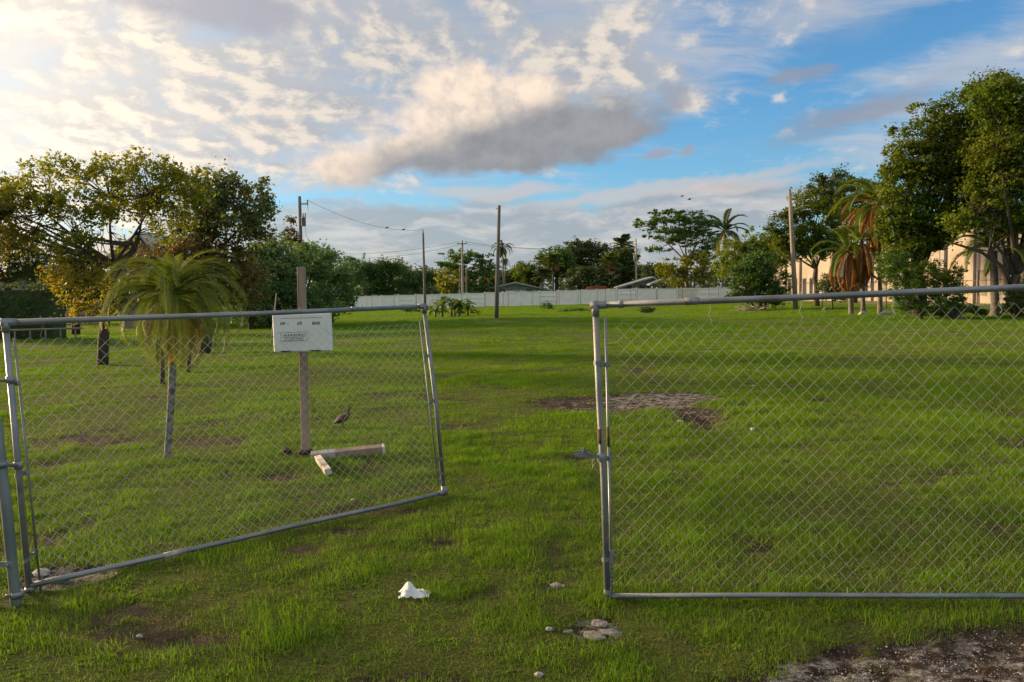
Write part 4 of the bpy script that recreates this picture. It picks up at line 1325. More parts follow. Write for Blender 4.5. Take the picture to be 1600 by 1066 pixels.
# ---- palms
def frond_mesh(name, L, nl, ll, droop, mat, seed=0, w_=.018, hang=.5, vee=.9, start=.12, rach=.012, curl=0.0, tipshort=.35):
    """a feather leaf lying along +X: bowed rib and two rows of narrow leaflets"""
    g = np.random.default_rng(seed)
    n = 14
    th, x, z = 0.0, 0.0, 0.0
    pts, tan = [], []
    for i in range(n + 1):
        pts.append(Vector((x, curl * x * x, z))); tan.append(th)
        th = -droop * ((i + 1) / n) ** 1.3
        x += L / n * math.cos(th); z += L / n * math.sin(th)
    m = MB()
    m.tube(pts, [rach * (1 - .85 * i / n) for i in range(n + 1)], 4, cap=False)
    nv0 = len(m.v)
    V = list(m.v); F = list(m.f)
    tint = [.5] * nv0
    for i in range(nl):
        f = start + (1 - start) * (i + g.random() * .5) / nl
        q = min(n - 1e-6, f * n); i0 = int(q); fr = q - i0
        p = pts[i0].lerp(pts[i0 + 1], fr); a = tan[i0]
        tx = Vector((math.cos(a), 0, math.sin(a))); up_ = Vector((-math.sin(a), 0, math.cos(a)))
        prof = (1 - ((f - .45) / .62) ** 2) if f > .45 else (.55 + .45 * (f - start) / (.45 - start + 1e-6))
        l_ = ll * max(tipshort, prof) * (.85 + .3 * g.random())
        tn = .35 + .4 * g.random()
        for s_ in (-1, 1):
            d0 = (tx * (.55 + .35 * f) + Vector((0, s_ * vee, 0)) + up_ * .22).normalized()
            d1 = (d0 + Vector((0, 0, -1)) * hang * (1.0 + .4 * g.random())).normalized()
            d2 = (d1 + Vector((0, 0, -1)) * hang * (1.0 + .3 * g.random())).normalized()
            wv = tx * w_
            p1 = p + d0 * l_ * .4; p2 = p1 + d1 * l_ * .35; p3 = p2 + d2 * l_ * .25
            b = len(V)
            V += [p - wv * .4, p + wv * .4, p1 - wv * .55, p1 + wv * .55, p2 - wv * .38, p2 + wv * .38, p3]
            F += [(b, b + 1, b + 3, b + 2), (b + 2, b + 3, b + 5, b + 4), (b + 4, b + 5, b + 6)]
            tint += [tn] * 7
    me = bpy.data.meshes.new(name)
    me.from_pydata([tuple(v) for v in V], [], F)
    a_ = me.attributes.new('tint', 'FLOAT', 'POINT'); a_.data.foreach_set('value', np.array(tint, np.float32))
    me.materials.append(mat); me.update()
    return me

def palm(label, base, top, r0, r1, fr_specs, group=None, seed=0, name='palm_tree', cat='palm tree', bark=None, rings=26, trunk_sides=10, lean=0.0, bulge=0.0):
    """fr_specs: list of (mesh list, how many, elevation range in degrees, scale range, part label)"""
    g = np.random.default_rng(seed)
    root = empty(name, base); tag(root, label, cat, group)
    base = Vector(base); top = Vector(top)
    m = MB()
    pts, rr = [], []
    for i in range(rings * 2 + 1):
        t = i / (rings * 2)
        p = lerp(base - Vector((0, 0, .1)), top, t) + Vector((lean * math.sin(math.pi * t), 0, 0))
        pts.append(p); rr.append(lerp(r0, r1, t) * (1 + (.05 if i % 2 else 0)) + bulge * math.exp(-((t) * 7) ** 2))
    m.tube(pts, rr, trunk_sides)
    m.build('trunk', bark or BARK_P, root)
    for (ms, n, (e0, e1), (s0, s1), lab) in fr_specs:
        a0 = g.random() * 6.28
        for i in range(n):
            azm = a0 + i * 2.39996 + g.normal() * .15
            e_ = R(e0 + (e1 - e0) * ((i + .5) / n) + g.normal() * 4)
            o = bpy.data.objects.new('frond', ms[i % len(ms)])
            link(o, root)
            o.location = top - base + Vector((0, 0, g.normal() * r1 * .5))
            o.rotation_euler = (g.normal() * .15, -e_, azm)
            s_ = s0 + (s1 - s0) * g.random()
            o.scale = (s_, s_, s_)
            if lab: o['label'] = lab
    return root

# small palm behind the left gate
pyg = [frond_mesh('frond', .98, 70, .165, 2.0 + .14 * i, PALM_G, 5 + i, .0062, .42, .75, .14, .007, (i - 2) * .04) for i in range(6)]
pyd = [frond_mesh('frond', .72, 40, .15, 1.2, PALM_YL, 25 + i, .010, .6, .8, .14, .007) for i in range(2)]
s_b = ground_at(259, 716); s_t = P(272, 462, s_b.y)
palm('small feather palm with drooping dense crown and thin mottled trunk behind the left gate', s_b, s_t, .032, .044,
     [(pyg, 20, (86, 58), (.84, .95), None), (pyg, 26, (62, 28), (.86, .98), None), (pyg, 26, (30, -25), (.85, 1.0), None), (pyd, 16, (-30, -65), (.85, 1.0), 'yellowing drooping frond')], seed=3, bark=surf('mottled_small_trunk', (.11, .10, .09), (.27, .26, .24), 22, .9, 0, .8, 40), rings=30, lean=.02)

# big spreading tree on the left
DA = ground_at(160, 570).y
bA = [B(90, 262, 50, 20, DA, 1.0), B(165, 262, 48, 22, DA, 1.0, .5), B(235, 258, 45, 20, DA, .9, -.4), B(285, 285, 38, 28, DA, .8), B(40, 300, 55, 26, DA, 1.0, -.8), B(-10, 310, 45, 40, DA, 1.0),
      B(125, 315, 55, 26, DA, 1.0, -1), B(205, 305, 45, 30, DA, 1.0, .8), B(262, 335, 42, 36, DA, .8, .3), B(-60, 320, 60, 50, DA, 1.4),
      B(28, 368, 36, 28, DA, .6, -.6), B(105, 372, 42, 30, DA, .7, -1.2), B(112, 425, 34, 40, DA, .6, -1.4), B(150, 445, 30, 48, DA, .6, -1.2), B(-40, 370, 50, 40, DA, .8), B(118, 475, 22, 20, DA, .4, -1.4), B(185, 380, 24, 16, DA, .5, .6)]
mA = [None] * 10 + [LF_AY, None, LF_AY, LF_AY, LF_AY, LF_AY, None]  # lower hanging blobs: yellow backlight put into the leaf colour
treeA = tree('big open crowned tree on the left with dark forking limbs and hanging leaves coloured yellow as if sunlit', ground_at(160, 570), P(178, 412, DA), bA, 620, .26, 36, .105, LF_A, r0=.115, k=9, seed=1, mats2=mA, hang=.5,
     extra_trunks=((P(176, 425, DA + .1), P(212, 382, DA + .1), .09, 3),), twigs=420)
DB = 25.0
bB = [B(322, 292, 42, 26, DB, 1.2), B(375, 290, 42, 24, DB, 1.0), B(350, 335, 58, 34, DB, 1.4), B(405, 322, 26, 26, DB, .8), B(300, 350, 36, 40, DB, 1.0), B(395, 362, 22, 18, DB, .5), B(420, 366, 14, 10, DB, .3),
      B(300, 400, 62, 34, DB, 1.2, -.6), B(360, 405, 46, 34, DB, 1.0, -.5), B(392, 432, 24, 34, DB, .8, -.6), B(240, 400, 40, 26, DB, 1.0), B(310, 445, 70, 26, DB, 1.2), B(235, 440, 50, 34, DB, 1.2), B(300, 470, 80, 16, DB, 1.2)]
mB = [None] * 7 + [LF_BR, LF_BR, LF_BR, LF_BR, LF_BR, LF_D, LF_D]
tree('grey green tree joined behind the big left tree, russet leaves hanging along its lower edge', stand(318, DB), P(325, 405, DB), bB, 480, .34, 46, .135, LF_B, r0=.16, k=7, seed=2, mats2=mB, hang=.4, twigs=260)
# dark trees and hedge at the far left
D1 = 44.0
tree('dark tree in shade behind the hedge at the far left', stand(10, D1), P(12, 440, D1), [B(0, 385, 60, 45, D1), B(62, 400, 42, 40, D1), B(-80, 380, 80, 60, D1), B(30, 425, 60, 22, D1)], 260, .55, 60, .17, LF_D, r0=.22, k=7, seed=3, group='dark trees at the far left')
tree('dark shrubby tree behind the sunlit yellow coloured branches of the big left tree', stand(118, 40), P(118, 450, 40), [B(110, 440, 45, 40, 40), B(160, 460, 40, 35, 40), B(85, 470, 30, 22, 40)], 160, .5, 55, .16, LF_D, r0=.18, k=5, seed=4, group='dark trees at the far left')

def clip_hedge(label, px0, px1, py_top, d, thick, seed):
    g = np.random.default_rng(seed)
    a, b = stand(px0, d), stand(px1, d)
    h = P((px0 + px1) / 2, py_top, d).z - a.z
    root = empty('hedge', lerp(a, b, .5)); tag(root, label, 'hedge')
    L_ = (b - a).length
    core = MB(); core.box(lerp(a, b, .5) + Vector((0, 0, h * .46)), (L_ - .2, thick - .25, h * .90)); core.build('inner_twigs', LF_D, root)
    n = int(L_ * h * 190)
    f = g.random(n)
    x = a.x + g.random(n) * (b.x - a.x)
    z = a.z + g.random(n) * h
    y = d - thick / 2 + g.normal(size=n) * .06
    top = f > .72
    y[top] = d + (g.random(top.sum()) - .5) * thick
    z[top] = a.z + h + g.normal(size=top.sum()) * .05
    z += (fbm(x, z, 1.5, 2, 5) - .5) * .15
    leaf_cloud('leaves', np.stack([x, y, z], 1), .13, .5 + g.normal(size=n) * .25, LF_D, root, g)
    return root
clip_hedge('clipped dark green hedge behind the left gate at the left edge', -160, 98, 448, 33, 1.2, 5)

# row of trees running away on the left
line = [(395, 383, 44, 46), (437, 372, 46, 50), (478, 377, 50, 54), (518, 393, 54, 44), (552, 401, 122, 40), (578, 410, 124, 34), (602, 400, 124, 34), (628, 410, 126, 32), (652, 424, 126, 30), (672, 434, 128, 26), (692, 430, 130, 26)]
lab = ['first and nearest tree of the dark row on the left, right of the russet leaves', 'tree of the row directly left of the tall transformer pole', 'rounded tree of the row directly right of the transformer pole',
       'sloping tree of the row, second to the right of the transformer pole', 'dark tree of the row above the left end of the white fence', 'low dip in the row between two taller trees', 'lighter green tree in the middle of the row',
       'tree of the row below the two small pointed treetops', 'tree of the row just left of the thin bare pole', 'low dark tree behind the thin bare pole', 'last and smallest tree of the row, right of the thin bare pole']
for i, (px_, pt, d, wd) in enumerate(line):
    bs = stand(px_, d); z0 = bs.z + .4
    bl = []
    g = np.random.default_rng(300 + i)
    gpy = 459 - .014 * (px_ - 800) + 1244 * (1.65 - bs.z) / d
    for k_ in range(7):
        fx, fz = g.uniform(-.75, .75), g.uniform(0, 1)
        ppy = pt + 10 + fz * (gpy - pt - 20)
        bl.append(B(px_ + fx * wd * (.6 + .4 * fz), ppy + abs(fx) * 10, wd * .38, max(8, wd * .33), d, 1.6, g.normal() * .8))
    bl.append(B(px_, pt + wd * .28, wd * .40, wd * .28, d, 1.5))
    bl.append(B(px_ - wd * .45, (gpy + pt) / 2, wd * .3, (gpy - pt) * .42, d, 1.5)); bl.append(B(px_ + wd * .45, (gpy + pt) / 2 + 6, wd * .3, (gpy - pt) * .40, d, 1.5))
    tree(lab[i], bs, bs + Vector((0, 0, (EYE + (459 - pt) / F_PX * d - bs.z) * .4)), bl, 190, .42 + (d > 100) * .45, 62, .15 + d * .0012, LF_L if i not in (5, 6) else LF_M, r0=.18, k=5, seed=20 + i, group='row of trees along the left side of the field', twigs=60)
def spiky(label, px_, pt, d, wd, seed, mat=LF_L, group=None):
    bs = stand(px_, d)
    tree(label, bs, P(px_, pt + 45, d), [B(px_, pt + 12, wd * .5, 12, d, .5), B(px_ - 3, pt + 30, wd, 16, d, .7), B(px_ + 3, pt + 50, wd, 18, d, .8)], 60, .28, 26, .2, mat, r0=.1, k=3, seed=seed, group=group, twigs=60)
spiky('thin sparse treetop rising left of the transformer pole', 455, 340, 58, 13, 61, LF_BR)
spiky('small sparse treetop behind the middle of the tree row', 569, 395, 124, 7, 62)
spiky('left one of two small pointed treetops behind the tree row', 622, 402, 136, 4, 63, LF_D)
spiky('right one of two small pointed treetops behind the tree row', 628, 401, 136, 4, 64, LF_D)

# beyond the white fence
D2 = 118.0
tree('wide layered pale green tree behind the white fence, left of the tall bare pole', stand(728, 112), P(728, 452, 112),
     [B(712, 398, 32, 6, 112, 3), B(740, 402, 34, 8, 112, 3), B(698, 412, 24, 6, 112, 2.5), B(735, 420, 42, 12, 112, 3), B(705, 436, 26, 20, 112, 2.5), B(755, 435, 26, 22, 112, 2.5), B(728, 452, 40, 14, 112, 2.5), B(720, 391, 8, 3, 112, 1)],
     190, .75, 50, .36, LF_M, r0=.22, k=6, seed=71, flat=.35, mats2=[None, None, None, None, LF_A, None, None, None])
for (px_, py_, rx, ry, d, lb_, mt, sd_) in (
    (905, 395, 42, 26, 132, 'tallest broad dark tree in the middle beyond the fence', LF_D, 72), (870, 408, 32, 24, 128, 'dark tree left of the tallest broad one beyond the fence', LF_M, 73),
    (945, 402, 34, 26, 134, 'dark tree right of the tallest broad one beyond the fence', LF_D, 74), (975, 408, 24, 28, 126, 'dark upright tree left of the yellowish pole beyond the fence', LF_D, 75),
    (828, 428, 26, 22, 130, 'low olive tree behind the left house', LF_R, 76), (790, 437, 26, 18, 134, 'small dark tree right of the tall bare pole beyond the fence', LF_D, 77), (1020, 425, 28, 20, 140, 'low dark tree behind the grey roofed house', LF_D, 78),
    (935, 435, 60, 22, 124, 'low dark undergrowth tree below the tallest broad one', LF_D, 79), (660, 440, 26, 20, 128, 'low dark tree at the end of the row beyond the fence', LF_D, 80), (765, 445, 26, 18, 124, 'low dark tree behind the banana plant and left house', LF_M, 81)):
    gg = np.random.default_rng(sd_)
    bl = [B(px_ + gg.uniform(-.5, .5) * rx, py_ + gg.uniform(-.35, .8) * ry, rx * .55, ry * .5, d, 2.5) for _ in range(7)] + [B(px_, py_, rx * .7, ry * .8, d, 3)]
    tree(lb_, stand(px_, d), P(px_, py_ + ry * .9, d), bl, 150, .75, 48, .40, mt, r0=.3, k=5, seed=sd_, group='broad trees beyond the white fence', twigs=50)
tree('flat topped spreading tree with visible pale limbs behind the fence', stand(1073, 108), P(1073, 410, 108),
     [B(1010, 348, 28, 9, 108, 2.5), B(1040, 338, 30, 12, 108, 3), B(1075, 340, 34, 13, 108, 3), B(1105, 352, 24, 15, 108, 2.5), B(1045, 365, 42, 14, 108, 3), B(1085, 372, 38, 18, 108, 3), B(1030, 388, 20, 7, 108, 2), B(1100, 395, 24, 18, 108, 2), B(1000, 352, 14, 4, 108, 1), B(1048, 330, 5, 4, 108, .6), B(1068, 328, 5, 4, 108, .6)],
     300, .60, 42, .34, LF_M, bark=BARK_R, r0=.22, k=8, seed=82, flat=.4, twigs=200)
tree('olive bushy tree under the flat topped one behind the fence', stand(1060, 106), P(1060, 440, 106), [B(1050, 420, 24, 20, 106, 2), B(1085, 415, 28, 24, 106, 2), B(1105, 432, 24, 20, 106, 2), B(1060, 440, 30, 12, 106, 2)], 150, .6, 42, .3, LF_A, r0=.12, k=5, seed=83,
     extra_trunks=((stand(1085, 106), P(1085, 440, 106), .1, 2), (stand(1078, 105), P(1080, 425, 105), .12, 2)))
tree('rounded yellow green tree left of the tall leaning pole', stand(1170, 84), P(1168, 430, 84), [B(1145, 395, 28, 26, 84), B(1180, 378, 38, 20, 84), B(1205, 395, 26, 30, 84), B(1150, 425, 30, 24, 84), B(1180, 410, 40, 30, 84), B(1128, 415, 12, 16, 84)], 340, .50, 60, .24, LF_Y, r0=.24, k=6, seed=84)
tree('dense dark green bush tree in front of the rounded yellow green tree', stand(1186, 62), P(1186, 468, 62), [B(1180, 420, 38, 26, 62), B(1165, 440, 30, 20, 62), B(1210, 440, 30, 24, 62), B(1190, 460, 40, 14, 62), B(1185, 405, 20, 16, 62), B(1155, 462, 20, 8, 62), B(1215, 468, 16, 8, 62)], 340, .36, 60, .17, LF_M, r0=.18, k=8, seed=85,
     extra_trunks=((stand(1178, 62), P(1172, 462, 62), .1, 3), (stand(1194, 62), P(1200, 460, 62), .1, 3)), cat='bush')
tree('dark tree behind the tall leaning pole, its limb reaching over the pale wall', stand(1277, 66), P(1275, 420, 66), [B(1225, 355, 24, 28, 66), B(1260, 325, 34, 30, 66), B(1245, 375, 40, 26, 66), B(1285, 300, 22, 24, 66), B(1300, 360, 34, 40, 66), B(1225, 395, 26, 20, 66), B(1275, 385, 40, 22, 66), B(1282, 280, 10, 10, 66), B(1225, 335, 8, 6, 66)],
     420, .44, 60, .21, LF_R, r0=.20, k=8, seed=86, mats2=[LF_D, None, None, LF_D, LF_Y, None, None, LF_D, LF_D])
tree('dark treetop rising behind the queen palms', stand(1335, 72), P(1335, 400, 72), [B(1310, 285, 28, 18, 72), B(1345, 300, 40, 26, 72), B(1330, 340, 40, 34, 72), B(1295, 310, 20, 22, 72)], 220, .5, 56, .22, LF_R, r0=.22, k=6, seed=87, mats2=[LF_D, None, None, LF_Y])

# the big right hand trees
DR = 44.0
bR = [B(1398, 405, 24, 34, DR), B(1386, 335, 14, 40, DR), B(1550, 330, 50, 40, DR), B(1500, 250, 50, 50, DR), B(1540, 250, 50, 50, DR), B(1470, 350, 40, 24, DR), B(1412, 240, 26, 34, DR), B(1440, 210, 26, 28, DR), B(1475, 182, 30, 26, DR), B(1512, 158, 32, 24, DR), B(1552, 138, 36, 22, DR), B(1530, 190, 40, 34, DR), B(1405, 285, 34, 36, DR), B(1450, 255, 44, 40, DR), B(1510, 215, 50, 46, DR), B(1440, 330, 46, 34, DR), B(1500, 300, 44, 40, DR),
      B(1400, 345, 26, 30, DR), B(1420, 380, 36, 24, DR), B(1470, 375, 34, 18, DR), B(1398, 205, 5, 8, DR), B(1432, 168, 7, 6, DR), B(1520, 122, 8, 6, DR)]
tree('large dense tree on the right whose trunk forks above the shrubs', stand(1435, DR), P(1432, 395, DR), bR, 1150, .50, 56, .185, LF_R, r0=.30, k=12, seed=90, group='large trees on the right', twigs=260,
     extra_trunks=((stand(1428, DR + .5), P(1410, 385, DR + .5), .18, 3), (P(1436, 425, DR), P(1462, 375, DR), .17, 4)))
DR2 = 41.0
bR2 = [B(1560, 160, 44, 36, DR2), B(1600, 190, 44, 44, DR2), B(1660, 170, 50, 60, DR2), B(1555, 230, 44, 40, DR2), B(1610, 270, 50, 50, DR2), B(1545, 300, 36, 40, DR2), B(1590, 340, 44, 30, DR2), B(1690, 260, 60, 70, DR2), B(1650, 340, 50, 40, DR2), B(1500, 345, 26, 18, DR2), B(1548, 128, 16, 14, DR2), B(1590, 140, 10, 9, DR2)]
tree('large multi stemmed tree at the right edge of the picture', stand(1592, DR2), P(1588, 430, DR2), bR2, 1000, .50, 56, .185, LF_R, r0=.26, k=12, seed=91, group='large trees on the right', twigs=260,
     extra_trunks=((stand(1600, DR2), P(1610, 400, DR2), .18, 4), (P(1580, 440, DR2), P(1545, 395, DR2), .13, 4), (stand(1588, DR2 + .3), P(1570, 400, DR2), .16, 4)))
# limb that arches down over the wall
m = MB()
m.tube([P(1588, 430, DR2), P(1560, 415, DR2), P(1535, 395, DR2), P(1505, 385, DR2), P(1480, 378, DR2)], [.12, .10, .08, .06, .03], 7)
lm = m.build('arching_limb', BARK, [o for o in bpy.data.objects if o.name.startswith('tree') and o.get('label', '').startswith('large multi')][0])
tree('leafy shrub under the large right tree in front of the pale wall', stand(1440, 40.5), P(1440, 465, 40.5), [B(1410, 450, 26, 24, 40.5), B(1445, 435, 34, 30, 40.5), B(1480, 455, 28, 24, 40.5), B(1460, 478, 54, 12, 40.5), B(1400, 415, 22, 26, 40.5), B(1490, 430, 18, 18, 40.5), B(1420, 475, 30, 12, 40.5)], 330, .30, 46, .13, LF_M, r0=.07, k=8, seed=92, cat='shrub', name='shrub', mats2=[None, LF_R, None, None, None, LF_R, None], group='shrubs under the right trees')
tree('low dark shrub at the right edge under the multi stemmed tree', stand(1600, 40), P(1600, 475, 40), [B(1590, 462, 18, 22, 40), B(1620, 455, 30, 26, 40), B(1580, 484, 20, 8, 40)], 150, .3, 46, .13, LF_D, r0=.06, k=6, seed=93, cat='shrub', name='shrub', group='shrubs under the right trees')
tree('dark shrub behind the dead palm fronds beside the pale wall', stand(1300, 58), P(1300, 462, 58), [B(1300, 445, 24, 16, 58), B(1312, 460, 24, 10, 58)], 90, .3, 40, .16, LF_D, r0=.06, k=5, seed=94, cat='shrub', name='shrub', group='shrubs under the right trees')
tree('trailing low shrub on the ground right of the leafy shrub', stand(1500, 41), P(1500, 485, 41), [B(1500, 483, 26, 6, 41), B(1530, 487, 14, 4, 41), B(1475, 488, 26, 5, 41)], 80, .25, 36, .12, LF_M, r0=.04, k=4, seed=95, cat='shrub', name='shrub', group='shrubs under the right trees')

# queen palms
qg = [frond_mesh('frond', 3.2, 64, .66, 1.7 + .15 * i, PALM_G, 40 + i, .055, .75, .8, .14, .035, (i - 2) * .02) for i in range(4)]
qdd = [frond_mesh('frond', 3.2, 70, .60, 1.15 + .25 * i, PALM_DEAD, 50 + i, .075, 1.1, .5, .14, .035) for i in range(3)]
DQ = 50.0
def qpalm(px_, pyt, lab_, seed, n1=16, n2=12, n3=12, d=DQ, top_px=None, sc_=1.0, r=.13):
    b_ = stand(px_, d); t_ = P(top_px or px_, pyt, d)
    return palm(lab_, b_, t_, r, r * .7, [(qg, n1, (78, 30), (1.0 * sc_, 1.3 * sc_), None), (qg, n2, (30, -5), (1.05 * sc_, 1.3 * sc_), None), (qdd, n3, (30, -84) if sc_ > .9 else (-15, -88), (1.0 * sc_, 1.3 * sc_), 'dead orange brown frond hanging down')], seed=seed, group='queen palms on the right', bulge=.05)
qpalm(1375, 318, 'tallest queen palm with orange dead fronds, touching the large right tree', 5, 14, 5, 20, r=.13, sc_=.92)
qpalm(1349, 380, 'shorter queen palm in the middle with hanging brown fronds', 6, 5, 2, 16, top_px=1347, sc_=.75)
qpalm(1330, 395, 'queen palm at the left of the clump above the low wall', 7, 6, 3, 12, top_px=1326, sc_=.75)
pt_b = stand(1556, 42)
t_p = palm('straight pale ringed palm trunk standing before the wall at the right edge', pt_b, P(1552, 392, 42), .21, .17, [(qg, 12, (75, 15), (.7, .9), None)], seed=8, rings=22, bulge=.10)

# palms beyond the fence
cg = [frond_mesh('frond', 4.6, 40, 1.0, 1.25 + .25 * i, PALM_D, 80 + i, .17, .55, .7, .12, .06) for i in range(4)]
cd_ = [frond_mesh('frond', 4.0, 34, .9, 1.0, PALM_DEAD, 86, .11, 1.0, .5, .12, .06)]
sg_ = [frond_mesh('frond', 1.0, 22, .62, .6, PALM_D, 90 + i, .10, .4, 1.0, .30, .05) for i in range(3)]
sgl = [frond_mesh('frond', 1.0, 22, .62, .6, PALM_G, 95 + i, .10, .4, 1.0, .30, .05) for i in range(2)]
sdd = [frond_mesh('frond', 1.0, 20, .6, .8, PALM_TAN, 98 + i, .10, .7, .9, .25, .05) for i in range(2)]
def fpalm(label, px_, pyt, d, sp, seed, group='palms beyond the white fence', r=.18, tp=None):
    return palm(label, stand(px_, d), P(tp or px_, pyt, d), r, r * .75, sp, seed=seed, group=group, rings=8, trunk_sides=7)
fpalm('coconut palm with long dark fronds rising behind the flat topped tree', 1128, 362, 112, [(cg, 19, (85, -15), (.80, 1.0), None), (cd_, 4, (-20, -60), (.8, 1), 'brown hanging frond')], 11, tp=1132)
fpalm('slim tall palm right behind the tall bare pole', 788, 386, 120, [(cg, 18, (70, -45), (.40, .50), None)], 12, r=.14, tp=785)
fpalm('lower twin palm of the slim one behind the tall bare pole', 789, 404, 122, [(cg, 12, (10, -60), (.24, .32), None)], 13, r=.12)
fpalm('palm with an upright spear leaf right of the layered tree', 764, 420, 116, [(cg, 9, (85, 10), (.45, .6), None), (cd_, 3, (-30, -60), (.5, .6), 'brown hanging frond')], 14)
fpalm('fan palm with brown skirt left of the broad dark trees', 864, 412, 119, [(sgl, 16, (85, 0), (1.5, 1.9), None), (sdd, 7, (-20, -75), (1.0, 1.5), 'dead tan frond')], 15)
fpalm('fan palm in front of the left house, green and low', 848, 432, 116, [(sg_, 16, (85, -25), (1.4, 1.8), None)], 16)
fpalm('small palm with tan fronds left of the low green fan palm', 845, 410, 125, [(sgl, 12, (85, -15), (1.1, 1.3), None)], 17, r=.1)
fpalm('fan palm with a glowing orange brown skirt right of the broad dark trees', 953, 412, 117, [(sgl, 14, (85, 5), (1.5, 1.8), None), (sdd, 13, (5, -75), (1.0, 1.7), 'dead orange frond')], 18)
fpalm('small grey green palm left of the grey roofed house', 938, 441, 112, [(sg_, 14, (80, -30), (1.1, 1.4), None)], 19, r=.12)
fpalm('second small grey green palm close to the grey roofed house', 955, 440, 113, [(sg_, 14, (80, -30), (1.1, 1.4), None)], 20, r=.12)
fpalm('tall palm whose round crown shows above the dark trees', 973, 385, 128, [(sg_, 18, (85, -30), (1.7, 2.0), None)], 21)

# banana plant
bn = stand(706, 60)
bo = empty('banana_plant', bn); tag(bo, 'clump of broad leaved banana plants in the field before the white fence', 'banana plant')
BAN = leaf_mat('banana_leaf', (0.078, 0.171, 0.031), (0.155, 0.264, 0.046), (0.217, 0.217, 0.062), .4, 1.0, .4)
g = np.random.default_rng(4)
def ban_leaf(L_, w_, dr):
    m = MB(); pts = []
    x = z = 0; n = 8; vs_, fs = [], []
    for i in range(n + 1):
        f = i / n; th = -dr * f
        ww = w_ * math.sin(math.pi * min(1, f * .92 + .06)) ** .6 * (.9 + .2 * ((i * 7) % 3) / 2)
        vs_ += [(x, -ww, z + .25 * ww), (x, 0, z), (x, ww, z + .25 * ww)]
        x += L_ / n * math.cos(th); z += L_ / n * math.sin(th)
    for i in range(n):
        a = i * 3
        fs += [(a, a + 3, a + 4, a + 1), (a + 1, a + 4, a + 5, a + 2)]
    me = bpy.data.meshes.new('leaf'); me.from_pydata(vs_, [], fs); me.materials.append(BAN)
    a_ = me.attributes.new('tint', 'FLOAT', 'POINT'); a_.data.foreach_set('value', np.full(len(vs_), .6, np.float32))
    return me
bl_ = [ban_leaf(1.7, .24, 1.6 + .3 * i) for i in range(3)]
for (dx_, hh, n) in ((-.7, .8, 10), (0, 1.05, 13), (.6, .8, 11), (-1.2, .45, 8), (1.2, .45, 8), (.2, .5, 9)):
    c = bn + Vector((dx_, g.normal() * .3, 0))
    MB().tube([c - Vector((0, 0, .1)), c + Vector((0, 0, hh))], [.10, .06], 8).build('stem', BARK_P, bo)
    for i in range(n):
        o = link(bpy.data.objects.new('leaf', bl_[i % 3]), bo)
        o.location = c + Vector((0, 0, hh)) - bn
        o.rotation_euler = (g.normal() * .3, -R(g.uniform(5, 75)), i * 2.4 + g.random())
        s_ = g.uniform(.55, .9); o.scale = (s_, s_, s_)
# low bushes in the far field
for i, (px_, py_, w_, h_, d, lb_) in enumerate(((672, 484, 9, 7, 66, 'small round bush left of the banana plants'), (855, 477, 6, 8, 82, 'small dark bush before the middle of the white fence'), (645, 482, 12, 5, 80, 'low weedy bush before the left end of the white fence'),
        (900, 484, 16, 4, 70, 'strip of tall weeds left of the right gate leaf'), (1010, 482, 7, 3, 60, 'low weeds just above the right gate rail'), (735, 486, 12, 4, 70, 'low weeds right of the banana plants'), (392, 497, 26, 5, 50, 'low green weeds at the foot of the russet leaves'))):
    tree(lb_, stand(px_, d), stand(px_, d) + Vector((0, 0, .1)), [B(px_ + w_ * (k_ - 2) * .6, py_ + abs(k_ - 2) * 1.2, w_ * .5, h_ * (1.0 - .22 * abs(k_ - 2)), d, .5) for k_ in range(5)], 40, .22, 26, .13, LF_M, r0=.02, k=4, seed=130 + i, cat='bush', name='bush', group='low bushes in the far field', twigs=20)
# far wood that closes the view, and the trees beyond both sides
g = np.random.default_rng(9)
fwd = empty('tmp', (0, 0, 0))
n = 26000
x = (g.random(n) * 2 - 1) * 170; y = 150 + g.random(n) * 30 + np.abs(x) * .1
hh = 5.5 + 3.0 * fbm(x, y, .06, 4, 7)
z = g.random(n) ** .8 * hh
o = leaf_cloud('distant_wood', np.stack([x, y, z], 1), 1.0, .5 + .25 * g.normal(size=n), LF_D, fwd, g)
o.parent = None
bpy.data.objects.remove(fwd)
tag(o, kind='stuff')

# ------------------------------------------------------------------ white fence across the field
VINYL = surf('white_fence_board', (0.88, 0.88, 0.88), (0.80, 0.80, 0.80), 1.2, 0.5, 0, 0.05, 20)
VINYL2 = surf('cream_fence_board', (0.70, 0.67, 0.60), (0.60, 0.57, 0.50), 1.2, 0.5, 0)
fa, fb_ = stand(546, 112), stand(1226, 95)
wf = empty('white_fence', lerp(fa, fb_, .5)); tag(wf, 'long white panel fence closing the far side of the field', 'fence')
Lf = (fb_ - fa).length; npan = int(Lf / 2.42)
dirf = (fb_ - fa).normalized()
rzf = math.atan2(dirf.y, dirf.x)
def panel_mesh(w_, h_, ribs):
    m = MB()
    bw_ = w_ / ribs
    for k in range(ribs):
        m.box((-w_ / 2 + bw_ * (k + .5), 0, h_ / 2), (bw_ - .012, .022, h_ - .10))
    return m
pm1 = panel_mesh(2.30, 1.78, 13).mesh('panel', VINYL); pm2 = panel_mesh(2.30, 1.78, 10).mesh('panel', VINYL2)
rm = MB(); rm.box((0, 0, .06), (2.32, .055, .12)); rm.box((0, 0, 1.76), (2.32, .055, .10)); rml = rm.mesh('rail_pair', VINYL)
rm_ = MB(); rm_.box((0, 0, 0), (2.32, .055, .11)); rmid = rm_.mesh('rail', VINYL)
pmh = MB(); pmh.box((0, 0, .95), (.13, .13, 1.9)); pmh.lathe((0, 0, 1.9), [(.10, 0), (.10, .03), (.001, .09)], 4, smooth=False); pom = pmh.mesh('post', VINYL)
